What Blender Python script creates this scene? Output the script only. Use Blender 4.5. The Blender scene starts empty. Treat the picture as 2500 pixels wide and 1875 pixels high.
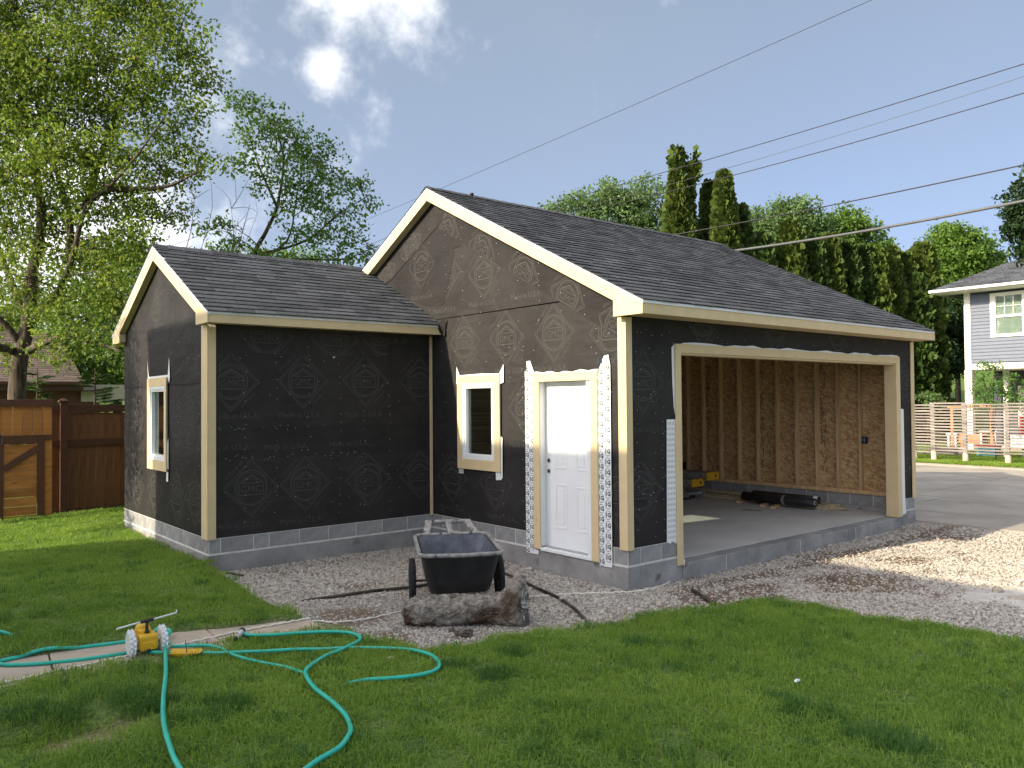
import bpy, math, random
import numpy as np
from mathutils import Vector, Matrix
random.seed(7); rng = np.random.default_rng(7)
C = bpy.context.scene.collection
SC = bpy.context.scene
rad = math.radians

# ---------------------------------------------------------------- camera
CP = np.array([-6.54743, -5.978173, 2.078962])
YAW, PITCH, ROLL, FPX = .880978, .020958, -.008445, 1960.396
def cam_axes():
    cy, sy, cp, sp = math.cos(YAW), math.sin(YAW), math.cos(PITCH), math.sin(PITCH)
    f = np.array([cy*cp, sy*cp, sp]); r = np.array([sy, -cy, 0.]); u = np.cross(r, f)
    cr, sr = math.cos(ROLL), math.sin(ROLL)
    return cr*r + sr*u, -sr*r + cr*u, f
RX, UX, FX = cam_axes()
cam = bpy.data.cameras.new("camera"); co = bpy.data.objects.new("camera", cam); C.objects.link(co)
cam.sensor_width = 36; cam.lens = FPX/2500*36; cam.clip_start = .05; cam.clip_end = 2000
co.matrix_world = Matrix(((RX[0], UX[0], -FX[0], CP[0]), (RX[1], UX[1], -FX[1], CP[1]),
                          (RX[2], UX[2], -FX[2], CP[2]), (0, 0, 0, 1)))
SC.camera = co
K = 1.130199
def ray(u, v):                      # direction (unit depth) of a point of the picture, 2212 wide
    return FX + (u*K-1250)/FPX*RX - (v*K-937.5)/FPX*UX
def at(u, v, d): return CP + d*ray(u, v)
def onp(u, v, ax, val):
    d = ray(u, v); return CP + (val-CP[ax])/d[ax]*d

# ---------------------------------------------------------------- light
SUN_STRENGTH, SKY_STRENGTH, EXPOSURE = 2.45, .15, 1.72
sd = Vector((-4.15, .56, 2.06)).normalized()          # towards the sun
SUN_EL = math.asin(sd.z); SUN_AZ = math.atan2(sd.x, sd.y)
sun = bpy.data.lights.new("sun", 'SUN'); so = bpy.data.objects.new("sun", sun); C.objects.link(so)
sun.energy = SUN_STRENGTH; sun.angle = rad(.53); sun.color = (1, .86, .62)
so.rotation_euler = sd.to_track_quat('Z', 'Y').to_euler(); so.location = (-20, 3, 20)
W = bpy.data.worlds.new("World"); SC.world = W; W.use_nodes = True
def build_world():
    nt = W.node_tree; N = nt.nodes; L = nt.links; N.clear()
    out = N.new('ShaderNodeOutputWorld'); bg = N.new('ShaderNodeBackground'); bg.inputs[1].default_value = SKY_STRENGTH
    sky = N.new('ShaderNodeTexSky'); sky.sky_type = 'NISHITA'; sky.sun_disc = False
    sky.sun_elevation = SUN_EL; sky.sun_rotation = SUN_AZ; sky.air_density = .235; sky.dust_density = 3.2; sky.ozone_density = 1.6
    tc = N.new('ShaderNodeTexCoord'); D = tc.outputs['Generated']
    def math_(op, a, b=None, c=None):
        m = N.new('ShaderNodeMath'); m.operation = op
        for i, x in enumerate((a, b, c)):
            if x is None: continue
            if isinstance(x, (int, float)): m.inputs[i].default_value = x
            else: L.new(x, m.inputs[i])
        return m.outputs[0]
    nz = N.new('ShaderNodeTexNoise'); nz.inputs['Scale'].default_value = 3.4; nz.inputs['Detail'].default_value = 7; nz.inputs['Roughness'].default_value = .56
    nz.inputs['Distortion'].default_value = .35
    L.new(D, nz.inputs['Vector'])
    nf = N.new('ShaderNodeTexNoise'); nf.inputs['Scale'].default_value = 11; nf.inputs['Detail'].default_value = 6; nf.inputs['Roughness'].default_value = .6
    L.new(D, nf.inputs['Vector'])
    total = None
    for d, w, k in [(ray(u, v), w, k) for u, v, w, k in CLOUDS_AND_FILL]+[(np.array(d), w, k) for d, w, k in FILL_CLOUDS_DIR]:
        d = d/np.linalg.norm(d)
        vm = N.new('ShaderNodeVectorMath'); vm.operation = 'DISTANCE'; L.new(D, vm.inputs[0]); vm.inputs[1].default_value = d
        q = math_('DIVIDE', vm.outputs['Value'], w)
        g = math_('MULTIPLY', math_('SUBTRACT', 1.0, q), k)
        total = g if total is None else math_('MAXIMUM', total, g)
    nn = math_('ADD', math_('MULTIPLY', math_('SUBTRACT', nf.outputs['Fac'], .5), 2.6), math_('MULTIPLY', math_('SUBTRACT', nz.outputs['Fac'], .5), 1.6))
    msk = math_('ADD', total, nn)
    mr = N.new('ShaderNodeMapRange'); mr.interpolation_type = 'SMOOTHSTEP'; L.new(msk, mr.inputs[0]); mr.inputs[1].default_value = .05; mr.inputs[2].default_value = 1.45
    # broad thin veil of cloud over the whole sky
    vr = N.new('ShaderNodeMapRange'); L.new(nz.outputs['Fac'], vr.inputs[0]); vr.inputs[1].default_value = .3; vr.inputs[2].default_value = .75; vr.inputs[3].default_value = .46; vr.inputs[4].default_value = .58
    m1 = N.new('ShaderNodeMix'); m1.data_type = 'RGBA'; L.new(vr.outputs[0], m1.inputs[0]); L.new(sky.outputs[0], m1.inputs[6]); m1.inputs[7].default_value = VEIL
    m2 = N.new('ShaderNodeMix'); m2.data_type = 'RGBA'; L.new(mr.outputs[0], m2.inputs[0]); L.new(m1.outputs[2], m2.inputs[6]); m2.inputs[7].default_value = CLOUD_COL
    L.new(m2.outputs[2], bg.inputs[0]); L.new(bg.outputs[0], out.inputs[0])
CLOUDS_AND_FILL = [(775, -50, .115, 1.3), (865, -10, .06, 1.0), (712, 140, .05, .95), (842, 228, .035, .7),
          (60, 540, .22, 1.15), (-500, 250, .4, 1.1), (-1500, -500, .7, 1.2), (900, -1000, .36, 1.0), (1300, -3200, .6, 1.1)]  # last entries: unseen clouds above the frame, added to brighten the ground
FILL_CLOUDS_DIR = [((-.1, .1, 1), .75, 1.2), ((-.7, -.55, .75), .6, 1.1), ((.55, -.6, .7), .5, 1.0), ((-.3, .85, .75), .45, 1.0)]  # unseen clouds added overhead and behind the camera to lift the fill light
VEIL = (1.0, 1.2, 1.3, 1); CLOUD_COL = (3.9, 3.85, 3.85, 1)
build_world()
SC.view_settings.view_transform = 'Standard'; SC.view_settings.look = 'None'
SC.view_settings.exposure = EXPOSURE; SC.view_settings.gamma = 1; SC.view_settings.use_curve_mapping = False

# ---------------------------------------------------------------- materials
def nodes(name):
    m = bpy.data.materials.new(name); m.use_nodes = True; nt = m.node_tree
    return m, nt, nt.nodes, nt.links, nt.nodes['Principled BSDF']
def mat(name, col, rough=.7, var=.15, scale=6., bump=0., bscale=None, spec=.3, stretch=(1, 1, 1), col2=None, island=0., metal=0., thr=None, detail=4, spots=None, rand=0.):
    """noise mottled principled material; col2 is a second colour of the thing itself (stains, grain, flakes)"""
    m, nt, N, L, P = nodes(name)
    P.inputs['Roughness'].default_value = rough; P.inputs['Specular IOR Level'].default_value = spec; P.inputs['Metallic'].default_value = metal
    tc = N.new('ShaderNodeTexCoord'); mp = N.new('ShaderNodeMapping'); L.new(tc.outputs['Object'], mp.inputs[0]); mp.inputs['Scale'].default_value = stretch
    n1 = N.new('ShaderNodeTexNoise'); L.new(mp.outputs[0], n1.inputs['Vector']); n1.inputs['Scale'].default_value = scale; n1.inputs['Detail'].default_value = detail; n1.inputs['Roughness'].default_value = .65
    cr = N.new('ShaderNodeValToRGB'); L.new(n1.outputs['Fac'], cr.inputs[0])
    a = [c*(1-var) for c in col]; b = [min(1, c*(1+var)) for c in (col2 or col)]
    t = thr or (.3, .7)
    cr.color_ramp.elements[0].position = t[0]; cr.color_ramp.elements[1].position = t[1]
    cr.color_ramp.elements[0].color = (*a, 1); cr.color_ramp.elements[1].color = (*b, 1)
    outc = cr.outputs[0]
    if spots:
        n3 = N.new('ShaderNodeTexNoise'); L.new(mp.outputs[0], n3.inputs['Vector']); n3.inputs['Scale'].default_value = spots[1]; n3.inputs['Detail'].default_value = 3
        r3 = N.new('ShaderNodeMapRange'); L.new(n3.outputs['Fac'], r3.inputs[0]); r3.inputs[1].default_value = spots[2]; r3.inputs[2].default_value = spots[2]+.08
        mx = N.new('ShaderNodeMix'); mx.data_type = 'RGBA'; L.new(r3.outputs[0], mx.inputs[0]); L.new(outc, mx.inputs[6]); mx.inputs[7].default_value = (*spots[0], 1); outc = mx.outputs[2]
    if island or rand:
        g = N.new('ShaderNodeNewGeometry'); oi = N.new('ShaderNodeObjectInfo')
        ad = N.new('ShaderNodeMath'); ad.operation = 'ADD'; L.new(g.outputs['Random Per Island'], ad.inputs[0]); L.new(oi.outputs['Random'], ad.inputs[1])
        fr = N.new('ShaderNodeMath'); fr.operation = 'FRACT'; L.new(ad.outputs[0], fr.inputs[0])
        r = N.new('ShaderNodeMapRange'); L.new(fr.outputs[0], r.inputs[0]); k = island or rand; r.inputs[3].default_value = 1-k; r.inputs[4].default_value = 1+k
        mm = N.new('ShaderNodeVectorMath'); mm.operation = 'SCALE'; L.new(outc, mm.inputs[0]); L.new(r.outputs[0], mm.inputs['Scale']); outc = mm.outputs[0]
    L.new(outc, P.inputs['Base Color'])
    if bump:
        n2 = N.new('ShaderNodeTexNoise'); L.new(mp.outputs[0], n2.inputs['Vector']); n2.inputs['Scale'].default_value = bscale or scale*3; n2.inputs['Detail'].default_value = 5
        bp = N.new('ShaderNodeBump'); bp.inputs['Strength'].default_value = 1; bp.inputs['Distance'].default_value = bump; L.new(n2.outputs['Fac'], bp.inputs['Height']); L.new(bp.outputs[0], P.inputs['Normal'])
    return m
def leafmat(name, c1, c2, trans=.35, rough=.5, c3=None):
    m, nt, N, L, P = nodes(name); out = N['Material Output']
    g = N.new('ShaderNodeNewGeometry'); cr = N.new('ShaderNodeValToRGB'); L.new(g.outputs['Random Per Island'], cr.inputs[0])
    cr.color_ramp.elements[0].color = (*c1, 1); cr.color_ramp.elements[1].color = (*c2, 1)
    if c3: e = cr.color_ramp.elements.new(.93); e.color = (*c2, 1); cr.color_ramp.elements[2].color = (*c3, 1)
    tc = N.new('ShaderNodeTexCoord'); nz = N.new('ShaderNodeTexNoise'); L.new(tc.outputs['Object'], nz.inputs['Vector']); nz.inputs['Scale'].default_value = 1.1
    r = N.new('ShaderNodeMapRange'); L.new(nz.outputs['Fac'], r.inputs[0]); r.inputs[1].default_value = .3; r.inputs[2].default_value = .7; r.inputs[3].default_value = .72; r.inputs[4].default_value = 1.25
    mm = N.new('ShaderNodeVectorMath'); mm.operation = 'SCALE'; L.new(cr.outputs[0], mm.inputs[0]); L.new(r.outputs[0], mm.inputs['Scale'])
    L.new(mm.outputs[0], P.inputs['Base Color']); P.inputs['Roughness'].default_value = rough; P.inputs['Specular IOR Level'].default_value = .25
    tr = N.new('ShaderNodeBsdfTranslucent'); hs = N.new('ShaderNodeHueSaturation'); hs.inputs['Hue'].default_value = .485; hs.inputs['Value'].default_value = 1.35; L.new(mm.outputs[0], hs.inputs['Color']); L.new(hs.outputs[0], tr.inputs['Color'])
    mx = N.new('ShaderNodeMixShader'); mx.inputs[0].default_value = trans; L.new(P.outputs[0], mx.inputs[1]); L.new(tr.outputs[0], mx.inputs[2]); L.new(mx.outputs[0], out.inputs[0])
    return m

M = {}
def setup_mats():
    M['trim'] = mat('cream_primed_trim', (.67, .535, .32), .6, .06, 5, .0006, 40, stretch=(1, 1, 1), spots=((.45, .34, .2), 9, .74))
    M['drip'] = mat('white_drip_metal', (.72, .74, .76), .35, .05, 8, spec=.5)
    M['white'] = mat('white_vinyl', (.80, .82, .84), .4, .03, 8, spec=.4)
    M['doorw'] = mat('white_door_skin', (.80, .82, .85), .42, .03, 3, .0004, 30)
    M['paper'] = paper()
    M['print'] = mat('wrap_print', (.055, .053, .0515), .7, .3, 40, 0, spec=.12, thr=(.2, .6))
    M['staple'] = mat('staple_steel', (.42, .42, .42), .4, .1, 5, metal=.3)
    M['osb'] = osb()
    M['stud'] = mat('spruce_lumber', (.56, .37, .19), .7, .18, 3, .0006, 30, stretch=(6, 6, .6), col2=(.62, .43, .24), rand=.12, spots=((.2, .1, .05), 3.2, .72))
    M['lumber'] = mat('treated_lumber', (.42, .36, .22), .75, .2, 3, .0008, 30, stretch=(.6, 6, 6), col2=(.55, .45, .28), rand=.2)
    M['block'] = mat('grey_block', (.27, .275, .285), .9, .16, 9, .003, 90, col2=(.31, .31, .31), rand=.10, detail=8, spots=((.2, .2, .2), 5, .68))
    M['mortar'] = mat('pale_mortar', (.60, .60, .58), .95, .2, 12, .003, 60)
    M['conc'] = mat('poured_concrete', (.24, .245, .25), .88, .28, 2.2, .002, 60, col2=(.30, .295, .29), detail=10, spots=((.16, .15, .145), 3.3, .66))
    M['slab'] = mat('slab_floor', (.58, .565, .54), .62, .14, 1.3, .0006, 25, detail=10, spots=((.3, .285, .27), 1.6, .66))
    M['shingle'] = mat('charcoal_shingle', (.056, .061, .073), .9, .4, 60, .003, 220, col2=(.070, .075, .087), island=.30, spec=.08, detail=3)
    M['path'] = mat('path_concrete', (.40, .335, .27), .9, .16, 3, .0015, 80, col2=(.45, .375, .305), detail=9, spots=((.26, .21, .17), 4, .70))
    M['pave'] = mat('alley_concrete', (.30, .27, .24), .85, .22, .7, .002, 30, col2=(.36, .325, .285), detail=9)
    M['gravelbase'] = mat('gravel_bed', (.22, .195, .17), .95, .5, 45, .012, 60, col2=(.40, .37, .33), detail=6)
    M['glass'] = glass()
    M['black_pl'] = mat('black_plastic', (.022, .022, .024), .5, .25, 5, .0006, 30, spec=.4, col2=(.03, .03, .032))
    M['tubin'] = mat('dusty_tub_inside', (.085, .095, .125), .55, .3, 7, 0, spec=.4, col2=(.12, .13, .16), spots=((.02, .02, .022), 16, .66))
    M['rim'] = mat('scuffed_rim', (.24, .235, .23), .7, .3, 20, 0, col2=(.28, .275, .27), spots=((.05, .05, .05), 14, .58))
    M['rubber'] = mat('tyre_rubber', (.025, .026, .03), .8, .3, 30, 0)
    M['steel'] = mat('galvanised_steel', (.45, .46, .47), .45, .15, 12, metal=.8)
    M['oldconc'] = mat('weathered_pier_concrete', (.12, .10, .082), .95, .5, 16, .016, 30, col2=(.27, .245, .215), detail=8, spots=((.085, .055, .036), 3.2, .52))
    M['chalk'] = mat('broken_white_concrete', (.42, .41, .39), .98, .4, 14, .03, 22, col2=(.60, .585, .56), spots=((.11, .10, .095), 6, .48), spec=.05)
    M['hose'] = mat('teal_hose_vinyl', (.02, .46, .35), .42, .12, 8, spec=.5)
    M['cord'] = mat('white_cord', (.72, .68, .60), .7, .2, 20)
    M['blackhose'] = mat('black_hose', (.025, .024, .022), .55, .5, 6, col2=(.06, .05, .04))
    M['yellow'] = mat('yellow_enamel', (.72, .42, .02), .4, .1, 6, spec=.5)
    M['yellowdull'] = mat('yellow_plastic_cap', (.62, .34, .02), .5, .15, 6)
    M['soil'] = mat('soil', (.085, .055, .035), .95, .4, 20, .01, 50)
    M['fence'] = mat('stained_fence_board', (.105, .044, .018), .7, .25, 2.5, .0012, 30, stretch=(7, 7, .7), col2=(.15, .066, .026), rand=.22, spots=((.03, .013, .006), 1.2, .68))
    M['fencerail'] = mat('dark_stained_rail', (.07, .03, .017), .65, .2, 3, .001, 30, stretch=(1, 6, 6), rand=.1)
    M['gateboard'] = mat('cedar_stained_board', (.42, .165, .04), .6, .18, 2.5, .0012, 30, stretch=(1.2, 6, 6), col2=(.50, .21, .06), rand=.14, spots=((.1, .035, .012), 2.2, .7))
    M['gaterail'] = mat('gate_rail_brown', (.115, .05, .03), .6, .15, 3, .001, 30, rand=.08)
    M['slat'] = mat('weathered_slat', (.19, .165, .15), .8, .25, 2, .002, 25, stretch=(5, .6, 5), col2=(.25, .22, .20), rand=.16)
    M['siding'] = mat('grey_siding', (.128, .148, .195), .6, .06, 4, rand=.04)
    M['sidedark'] = mat('dark_frieze', (.05, .055, .075), .6, .06, 4)
    M['housewhite'] = mat('house_trim_white', (.72, .70, .64), .6, .05, 4)
    M['brick'] = brickmat()
    M['brownroof'] = mat('brown_shingle', (.115, .088, .075), .9, .3, 14, .004, 60, stretch=(1, 1, 1), island=.25)
    M['brownmetal'] = mat('brown_gutter', (.09, .05, .04), .5, .1, 5)
    M['housebody'] = mat('cream_house_siding', (.52, .48, .40), .7, .08, 3)
    M['red'] = mat('red_plastic', (.50, .035, .03), .5, .1, 5)
    M['orange'] = mat('orange_wood', (.52, .20, .08), .65, .2, 5)
    M['teal'] = mat('teal_plastic', (.05, .28, .33), .5, .1, 5)
    M['bark'] = mat('dark_bark', (.04, .032, .025), .95, .5, 9, .02, 16, stretch=(1, 1, .25), col2=(.085, .066, .05))
    M['barkpale'] = mat('pale_bark', (.16, .115, .085), .9, .35, 7, .01, 16, stretch=(1, 1, .3), col2=(.22, .16, .12))
    M['wire'] = mat('black_cable', (.03, .03, .032), .6, .1, 5)
    M['bigwire'] = mat('weathered_cable', (.09, .095, .10), .5, .2, 5)
    M['leaf_a'] = leafmat('leaf_elm', (.075, .15, .016), (.20, .28, .04), .45, c3=(.27, .24, .06))
    M['leaf_b'] = leafmat('leaf_ash', (.07, .15, .026), (.14, .24, .045), .45)
    M['leaf_c'] = leafmat('leaf_pale', (.085, .15, .05), (.13, .21, .07), .4)
    M['leaf_d'] = leafmat('leaf_maple', (.065, .14, .02), (.135, .225, .038), .4)
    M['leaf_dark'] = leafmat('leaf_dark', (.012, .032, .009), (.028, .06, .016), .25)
    M['arb'] = leafmat('arborvitae_spray', (.042, .075, .013), (.105, .145, .026), .18, .65)
    M['arbdark'] = leafmat('arborvitae_spray_deep', (.022, .05, .012), (.062, .105, .02), .15, .65)
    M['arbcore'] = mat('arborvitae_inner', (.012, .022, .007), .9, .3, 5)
    M['spruce'] = leafmat('spruce_needles', (.03, .075, .015), (.11, .19, .045), .2)
    M['feather'] = leafmat('feathery_leaf', (.07, .16, .03), (.12, .24, .05), .4)
def glass():
    m, nt, N, L, P = nodes('window_glass'); out = N['Material Output']
    t = N.new('ShaderNodeBsdfTransparent'); t.inputs[0].default_value = (.72, .78, .76, 1)
    g = N.new('ShaderNodeBsdfGlossy'); g.inputs['Roughness'].default_value = .02; g.inputs[0].default_value = (.9, .95, .95, 1)
    lw = N.new('ShaderNodeLayerWeight'); pw = N.new('ShaderNodeMath'); pw.operation = 'POWER'; L.new(lw.outputs['Facing'], pw.inputs[0]); pw.inputs[1].default_value = 3.5
    fr = N.new('ShaderNodeMath'); fr.operation = 'MULTIPLY_ADD'; L.new(pw.outputs[0], fr.inputs[0]); fr.inputs[1].default_value = .75; fr.inputs[2].default_value = .13
    mx = N.new('ShaderNodeMixShader'); L.new(fr.outputs[0], mx.inputs[0]); L.new(t.outputs[0], mx.inputs[1]); L.new(g.outputs[0], mx.inputs[2]); L.new(mx.outputs[0], out.inputs[0])
    return m
def paper():
    m, nt, N, L, P = nodes('black_house_wrap')
    tc = N.new('ShaderNodeTexCoord'); nz = N.new('ShaderNodeTexNoise'); L.new(tc.outputs['Object'], nz.inputs['Vector']); nz.inputs['Scale'].default_value = 1.6; nz.inputs['Detail'].default_value = 9; nz.inputs['Roughness'].default_value = .7
    cr = N.new('ShaderNodeValToRGB'); L.new(nz.outputs['Fac'], cr.inputs[0]); cr.color_ramp.elements[0].position = .25; cr.color_ramp.elements[1].position = .75
    cr.color_ramp.elements[0].color = (.021, .0206, .0222, 1); cr.color_ramp.elements[1].color = (.044, .041, .0395, 1)
    oi = N.new('ShaderNodeObjectInfo'); r = N.new('ShaderNodeMapRange'); L.new(oi.outputs['Random'], r.inputs[0]); r.inputs[3].default_value = .88; r.inputs[4].default_value = 1.14
    mm = N.new('ShaderNodeVectorMath'); mm.operation = 'SCALE'; L.new(cr.outputs[0], mm.inputs[0]); L.new(r.outputs[0], mm.inputs['Scale']); L.new(mm.outputs[0], P.inputs['Base Color'])
    P.inputs['Roughness'].default_value = .58; P.inputs['Specular IOR Level'].default_value = .08
    mp = N.new('ShaderNodeMapping'); L.new(tc.outputs['Object'], mp.inputs[0]); mp.inputs['Scale'].default_value = (.9, .9, 2.3)
    w = N.new('ShaderNodeTexNoise'); L.new(mp.outputs[0], w.inputs['Vector']); w.inputs['Scale'].default_value = 1.5; w.inputs['Detail'].default_value = 4; w.inputs['Distortion'].default_value = 1.3
    w2 = N.new('ShaderNodeTexNoise'); L.new(mp.outputs[0], w2.inputs['Vector']); w2.inputs['Scale'].default_value = 7; w2.inputs['Detail'].default_value = 3; w2.inputs['Distortion'].default_value = .6
    ad = N.new('ShaderNodeMath'); ad.operation = 'MULTIPLY_ADD'; L.new(w2.outputs['Fac'], ad.inputs[0]); ad.inputs[1].default_value = .12; L.new(w.outputs['Fac'], ad.inputs[2])
    bp = N.new('ShaderNodeBump'); bp.inputs['Strength'].default_value = 1; bp.inputs['Distance'].default_value = .020; L.new(ad.outputs[0], bp.inputs['Height']); L.new(bp.outputs[0], P.inputs['Normal'])
    return m
def osb():
    m, nt, N, L, P = nodes('strand_board')
    tc = N.new('ShaderNodeTexCoord'); last = None
    cols = [(.36, .215, .095), (.50, .33, .16), (.34, .20, .09), (.60, .43, .24)]
    base = N.new('ShaderNodeRGB'); base.outputs[0].default_value = (.48, .30, .14, 1); c = base.outputs[0]
    for i, ang in enumerate((.35, 1.35, 2.0, 2.75)):
        mp = N.new('ShaderNodeMapping'); L.new(tc.outputs['Object'], mp.inputs[0]); mp.inputs['Rotation'].default_value = (ang, 0, 0); mp.inputs['Location'].default_value = (i*3.1, i*1.7, i)
        mq = N.new('ShaderNodeMapping'); L.new(mp.outputs[0], mq.inputs[0]); mq.inputs['Scale'].default_value = (1, 13, 46)
        v = N.new('ShaderNodeTexVoronoi'); L.new(mq.outputs[0], v.inputs['Vector']); v.inputs['Scale'].default_value = 1
        sp = N.new('ShaderNodeSeparateColor'); L.new(v.outputs['Color'], sp.inputs[0])
        gt = N.new('ShaderNodeMath'); gt.operation = 'GREATER_THAN'; L.new(sp.outputs[0], gt.inputs[0]); gt.inputs[1].default_value = .72 if i != 2 else .85
        mx = N.new('ShaderNodeMix'); mx.data_type = 'RGBA'; L.new(gt.outputs[0], mx.inputs[0]); L.new(c, mx.inputs[6]); mx.inputs[7].default_value = (*cols[i], 1); c = mx.outputs[2]
    L.new(c, P.inputs['Base Color']); P.inputs['Roughness'].default_value = .65
    return m
def brickmat():
    m, nt, N, L, P = nodes('red_brown_brick')
    tc = N.new('ShaderNodeTexCoord'); mp = N.new('ShaderNodeMapping'); L.new(tc.outputs['Object'], mp.inputs[0]); mp.inputs['Rotation'].default_value = (rad(90), 0, 0)
    b = N.new('ShaderNodeTexBrick'); L.new(mp.outputs[0], b.inputs['Vector']); b.inputs['Scale'].default_value = 4.6; b.inputs['Color1'].default_value = (.16, .07, .05, 1); b.inputs['Color2'].default_value = (.12, .055, .04, 1); b.inputs['Mortar'].default_value = (.2, .17, .15, 1); b.inputs['Mortar Size'].default_value = .012
    L.new(b.outputs[0], P.inputs['Base Color']); P.inputs['Roughness'].default_value = .9
    return m

# ---------------------------------------------------------------- builders
WL = {}                                                # world location of each empty / object
def tag(o, label=None, cat=None, group=None, kind=None):
    if label: o['label'] = label
    if cat: o['category'] = cat
    if group: o['group'] = group
    if kind: o['kind'] = kind
    return o
def thing(name, label, cat, loc=(0, 0, 0), group=None, kind=None):
    o = bpy.data.objects.new(name, None); C.objects.link(o); o.location = loc; o.empty_display_size = .2
    WL[o.name] = Vector(loc); return tag(o, label, cat, group, kind)
def wl(o): return WL.get(o.name, Vector((0, 0, 0))) if o else Vector((0, 0, 0))
def link(name, mesh, parent=None, loc=None, rot=None, mtx=None):
    o = bpy.data.objects.new(name, mesh); C.objects.link(o)
    if parent: o.parent = parent
    if mtx is not None:
        o.matrix_local = Matrix.Translation(-wl(parent)) @ mtx
        WL[o.name] = mtx.translation.copy()
    else:
        p = Vector(loc) if loc is not None else wl(parent)
        o.location = p - wl(parent)
        if rot: o.rotation_euler = rot
        WL[o.name] = p
    return o
class MB:
    def __init__(s): s.v = []; s.f = []; s.m = []; s.mats = []; s.sm = []
    def add(s, vs, fs, mi=0, smooth=False):
        b = len(s.v); s.v += [tuple(map(float, p)) for p in vs]
        for f in fs: s.f.append(tuple(i+b for i in f)); s.m.append(mi); s.sm.append(smooth)
        return s
    def box(s, a, b, mi=0):
        (x0, y0, z0), (x1, y1, z1) = [min(p, q) for p, q in zip(a, b)], [max(p, q) for p, q in zip(a, b)]
        return s.add([(x0, y0, z0), (x1, y0, z0), (x1, y1, z0), (x0, y1, z0), (x0, y0, z1), (x1, y0, z1), (x1, y1, z1), (x0, y1, z1)],
                     [(0, 3, 2, 1), (4, 5, 6, 7), (0, 1, 5, 4), (1, 2, 6, 5), (2, 3, 7, 6), (3, 0, 4, 7)], mi)
    def obox(s, c, size, R, mi=0):
        c = np.array(c, float); R = np.array(R, float); h = np.array(size)/2
        vs = [c + R @ (h*np.array(k)) for k in [(-1,-1,-1),(1,-1,-1),(1,1,-1),(-1,1,-1),(-1,-1,1),(1,-1,1),(1,1,1),(-1,1,1)]]
        return s.add(vs, [(0, 3, 2, 1), (4, 5, 6, 7), (0, 1, 5, 4), (1, 2, 6, 5), (2, 3, 7, 6), (3, 0, 4, 7)], mi)
    def bar(s, p, q, w, h, up=(0, 0, 1), mi=0):
        p = np.array(p, float); q = np.array(q, float); d = q-p; n = np.linalg.norm(d); d /= n
        a = np.cross(np.array(up, float), d); a /= np.linalg.norm(a); b = np.cross(d, a)
        return s.obox((p+q)/2, (n, w, h), np.array([d, a, b]).T, mi)
    def prism(s, poly, ax, t0, t1, mi=0):
        """polygon in the two axes other than ax, extruded along ax"""
        o = [i for i in range(3) if i != ax]; n = len(poly); vs = []
        for t in (t0, t1):
            for p in poly:
                q = [0, 0, 0]; q[ax] = t; q[o[0]] = p[0]; q[o[1]] = p[1]; vs.append(q)
        fs = [tuple(range(n))[::-1], tuple(range(n, 2*n))] + [(i, (i+1) % n, n+(i+1) % n, n+i) for i in range(n)]
        return s.add(vs, fs, mi)
    def tube(s, pts, r, n=8, mi=0, caps=True):
        pts = [np.array(p, float) for p in pts]; m = len(pts); rs = r if hasattr(r, '__len__') else [r]*m
        b = len(s.v); prev = None; vs = []; fs = []
        for i, p in enumerate(pts):
            d = pts[min(i+1, m-1)] - pts[max(i-1, 0)]; d = d/(np.linalg.norm(d)+1e-9)
            if prev is None:
                a = np.cross(d, (0, 0, 1.)); 
                if np.linalg.norm(a) < .05: a = np.cross(d, (1., 0, 0))
            else: a = prev - d*(prev @ d)
            a /= np.linalg.norm(a)+1e-9; prev = a; c = np.cross(d, a)
            for k in range(n):
                t = 2*math.pi*k/n; vs.append(p + rs[i]*(math.cos(t)*a + math.sin(t)*c))
        for i in range(m-1):
            for k in range(n): fs.append((i*n+k, i*n+(k+1) % n, (i+1)*n+(k+1) % n, (i+1)*n+k))
        s.add(vs, fs, mi, True)
        if caps: s.add([], [tuple(range(b, b+n))[::-1], tuple(range(b+(m-1)*n, b+m*n))], 0) if False else s._caps(b, m, n, mi)
        return s
    def _caps(s, b, m, n, mi):
        s.f.append(tuple(range(b, b+n))[::-1]); s.f.append(tuple(range(b+(m-1)*n, b+m*n))); s.m += [mi, mi]; s.sm += [False, False]
    def cyl(s, p, q, r, n=16, mi=0): return s.tube([p, q], r, n, mi)
    def lathe(s, prof, c, axis=(0, 0, 1), n=20, mi=0, smooth=True):
        ax = np.array(axis, float); ax /= np.linalg.norm(ax); a = np.cross(ax, (0, 0, 1.)) if abs(ax[2]) < .9 else np.cross(ax, (1., 0, 0)); a /= np.linalg.norm(a); b = np.cross(ax, a)
        vs = []; c = np.array(c, float)
        for (r, h) in prof:
            for k in range(n):
                t = 2*math.pi*k/n; vs.append(c + ax*h + r*(math.cos(t)*a+math.sin(t)*b))
        fs = [(i*n+k, i*n+(k+1) % n, (i+1)*n+(k+1) % n, (i+1)*n+k) for i in range(len(prof)-1) for k in range(n)]
        return s.add(vs, fs, mi, smooth)
    def mesh(s, name, mats, off=(0, 0, 0)):
        me = bpy.data.meshes.new(name); off = Vector(off)
        me.from_pydata([tuple(Vector(p)-off) for p in s.v], [], s.f)
        for m_ in (mats if isinstance(mats, (list, tuple)) else [mats]): me.materials.append(m_)
        me.polygons.foreach_set('material_index', s.m); me.polygons.foreach_set('use_smooth', s.sm); me.update()
        return me
    def build(s, name, mats, parent=None, bevel=0, label=None):
        o = link(name, s.mesh(name, mats, wl(parent)), parent)
        if bevel:
            b = o.modifiers.new('edge', 'BEVEL'); b.width = bevel; b.segments = 2; b.limit_method = 'ANGLE'
        if label: o['label'] = label
        return o
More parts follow.
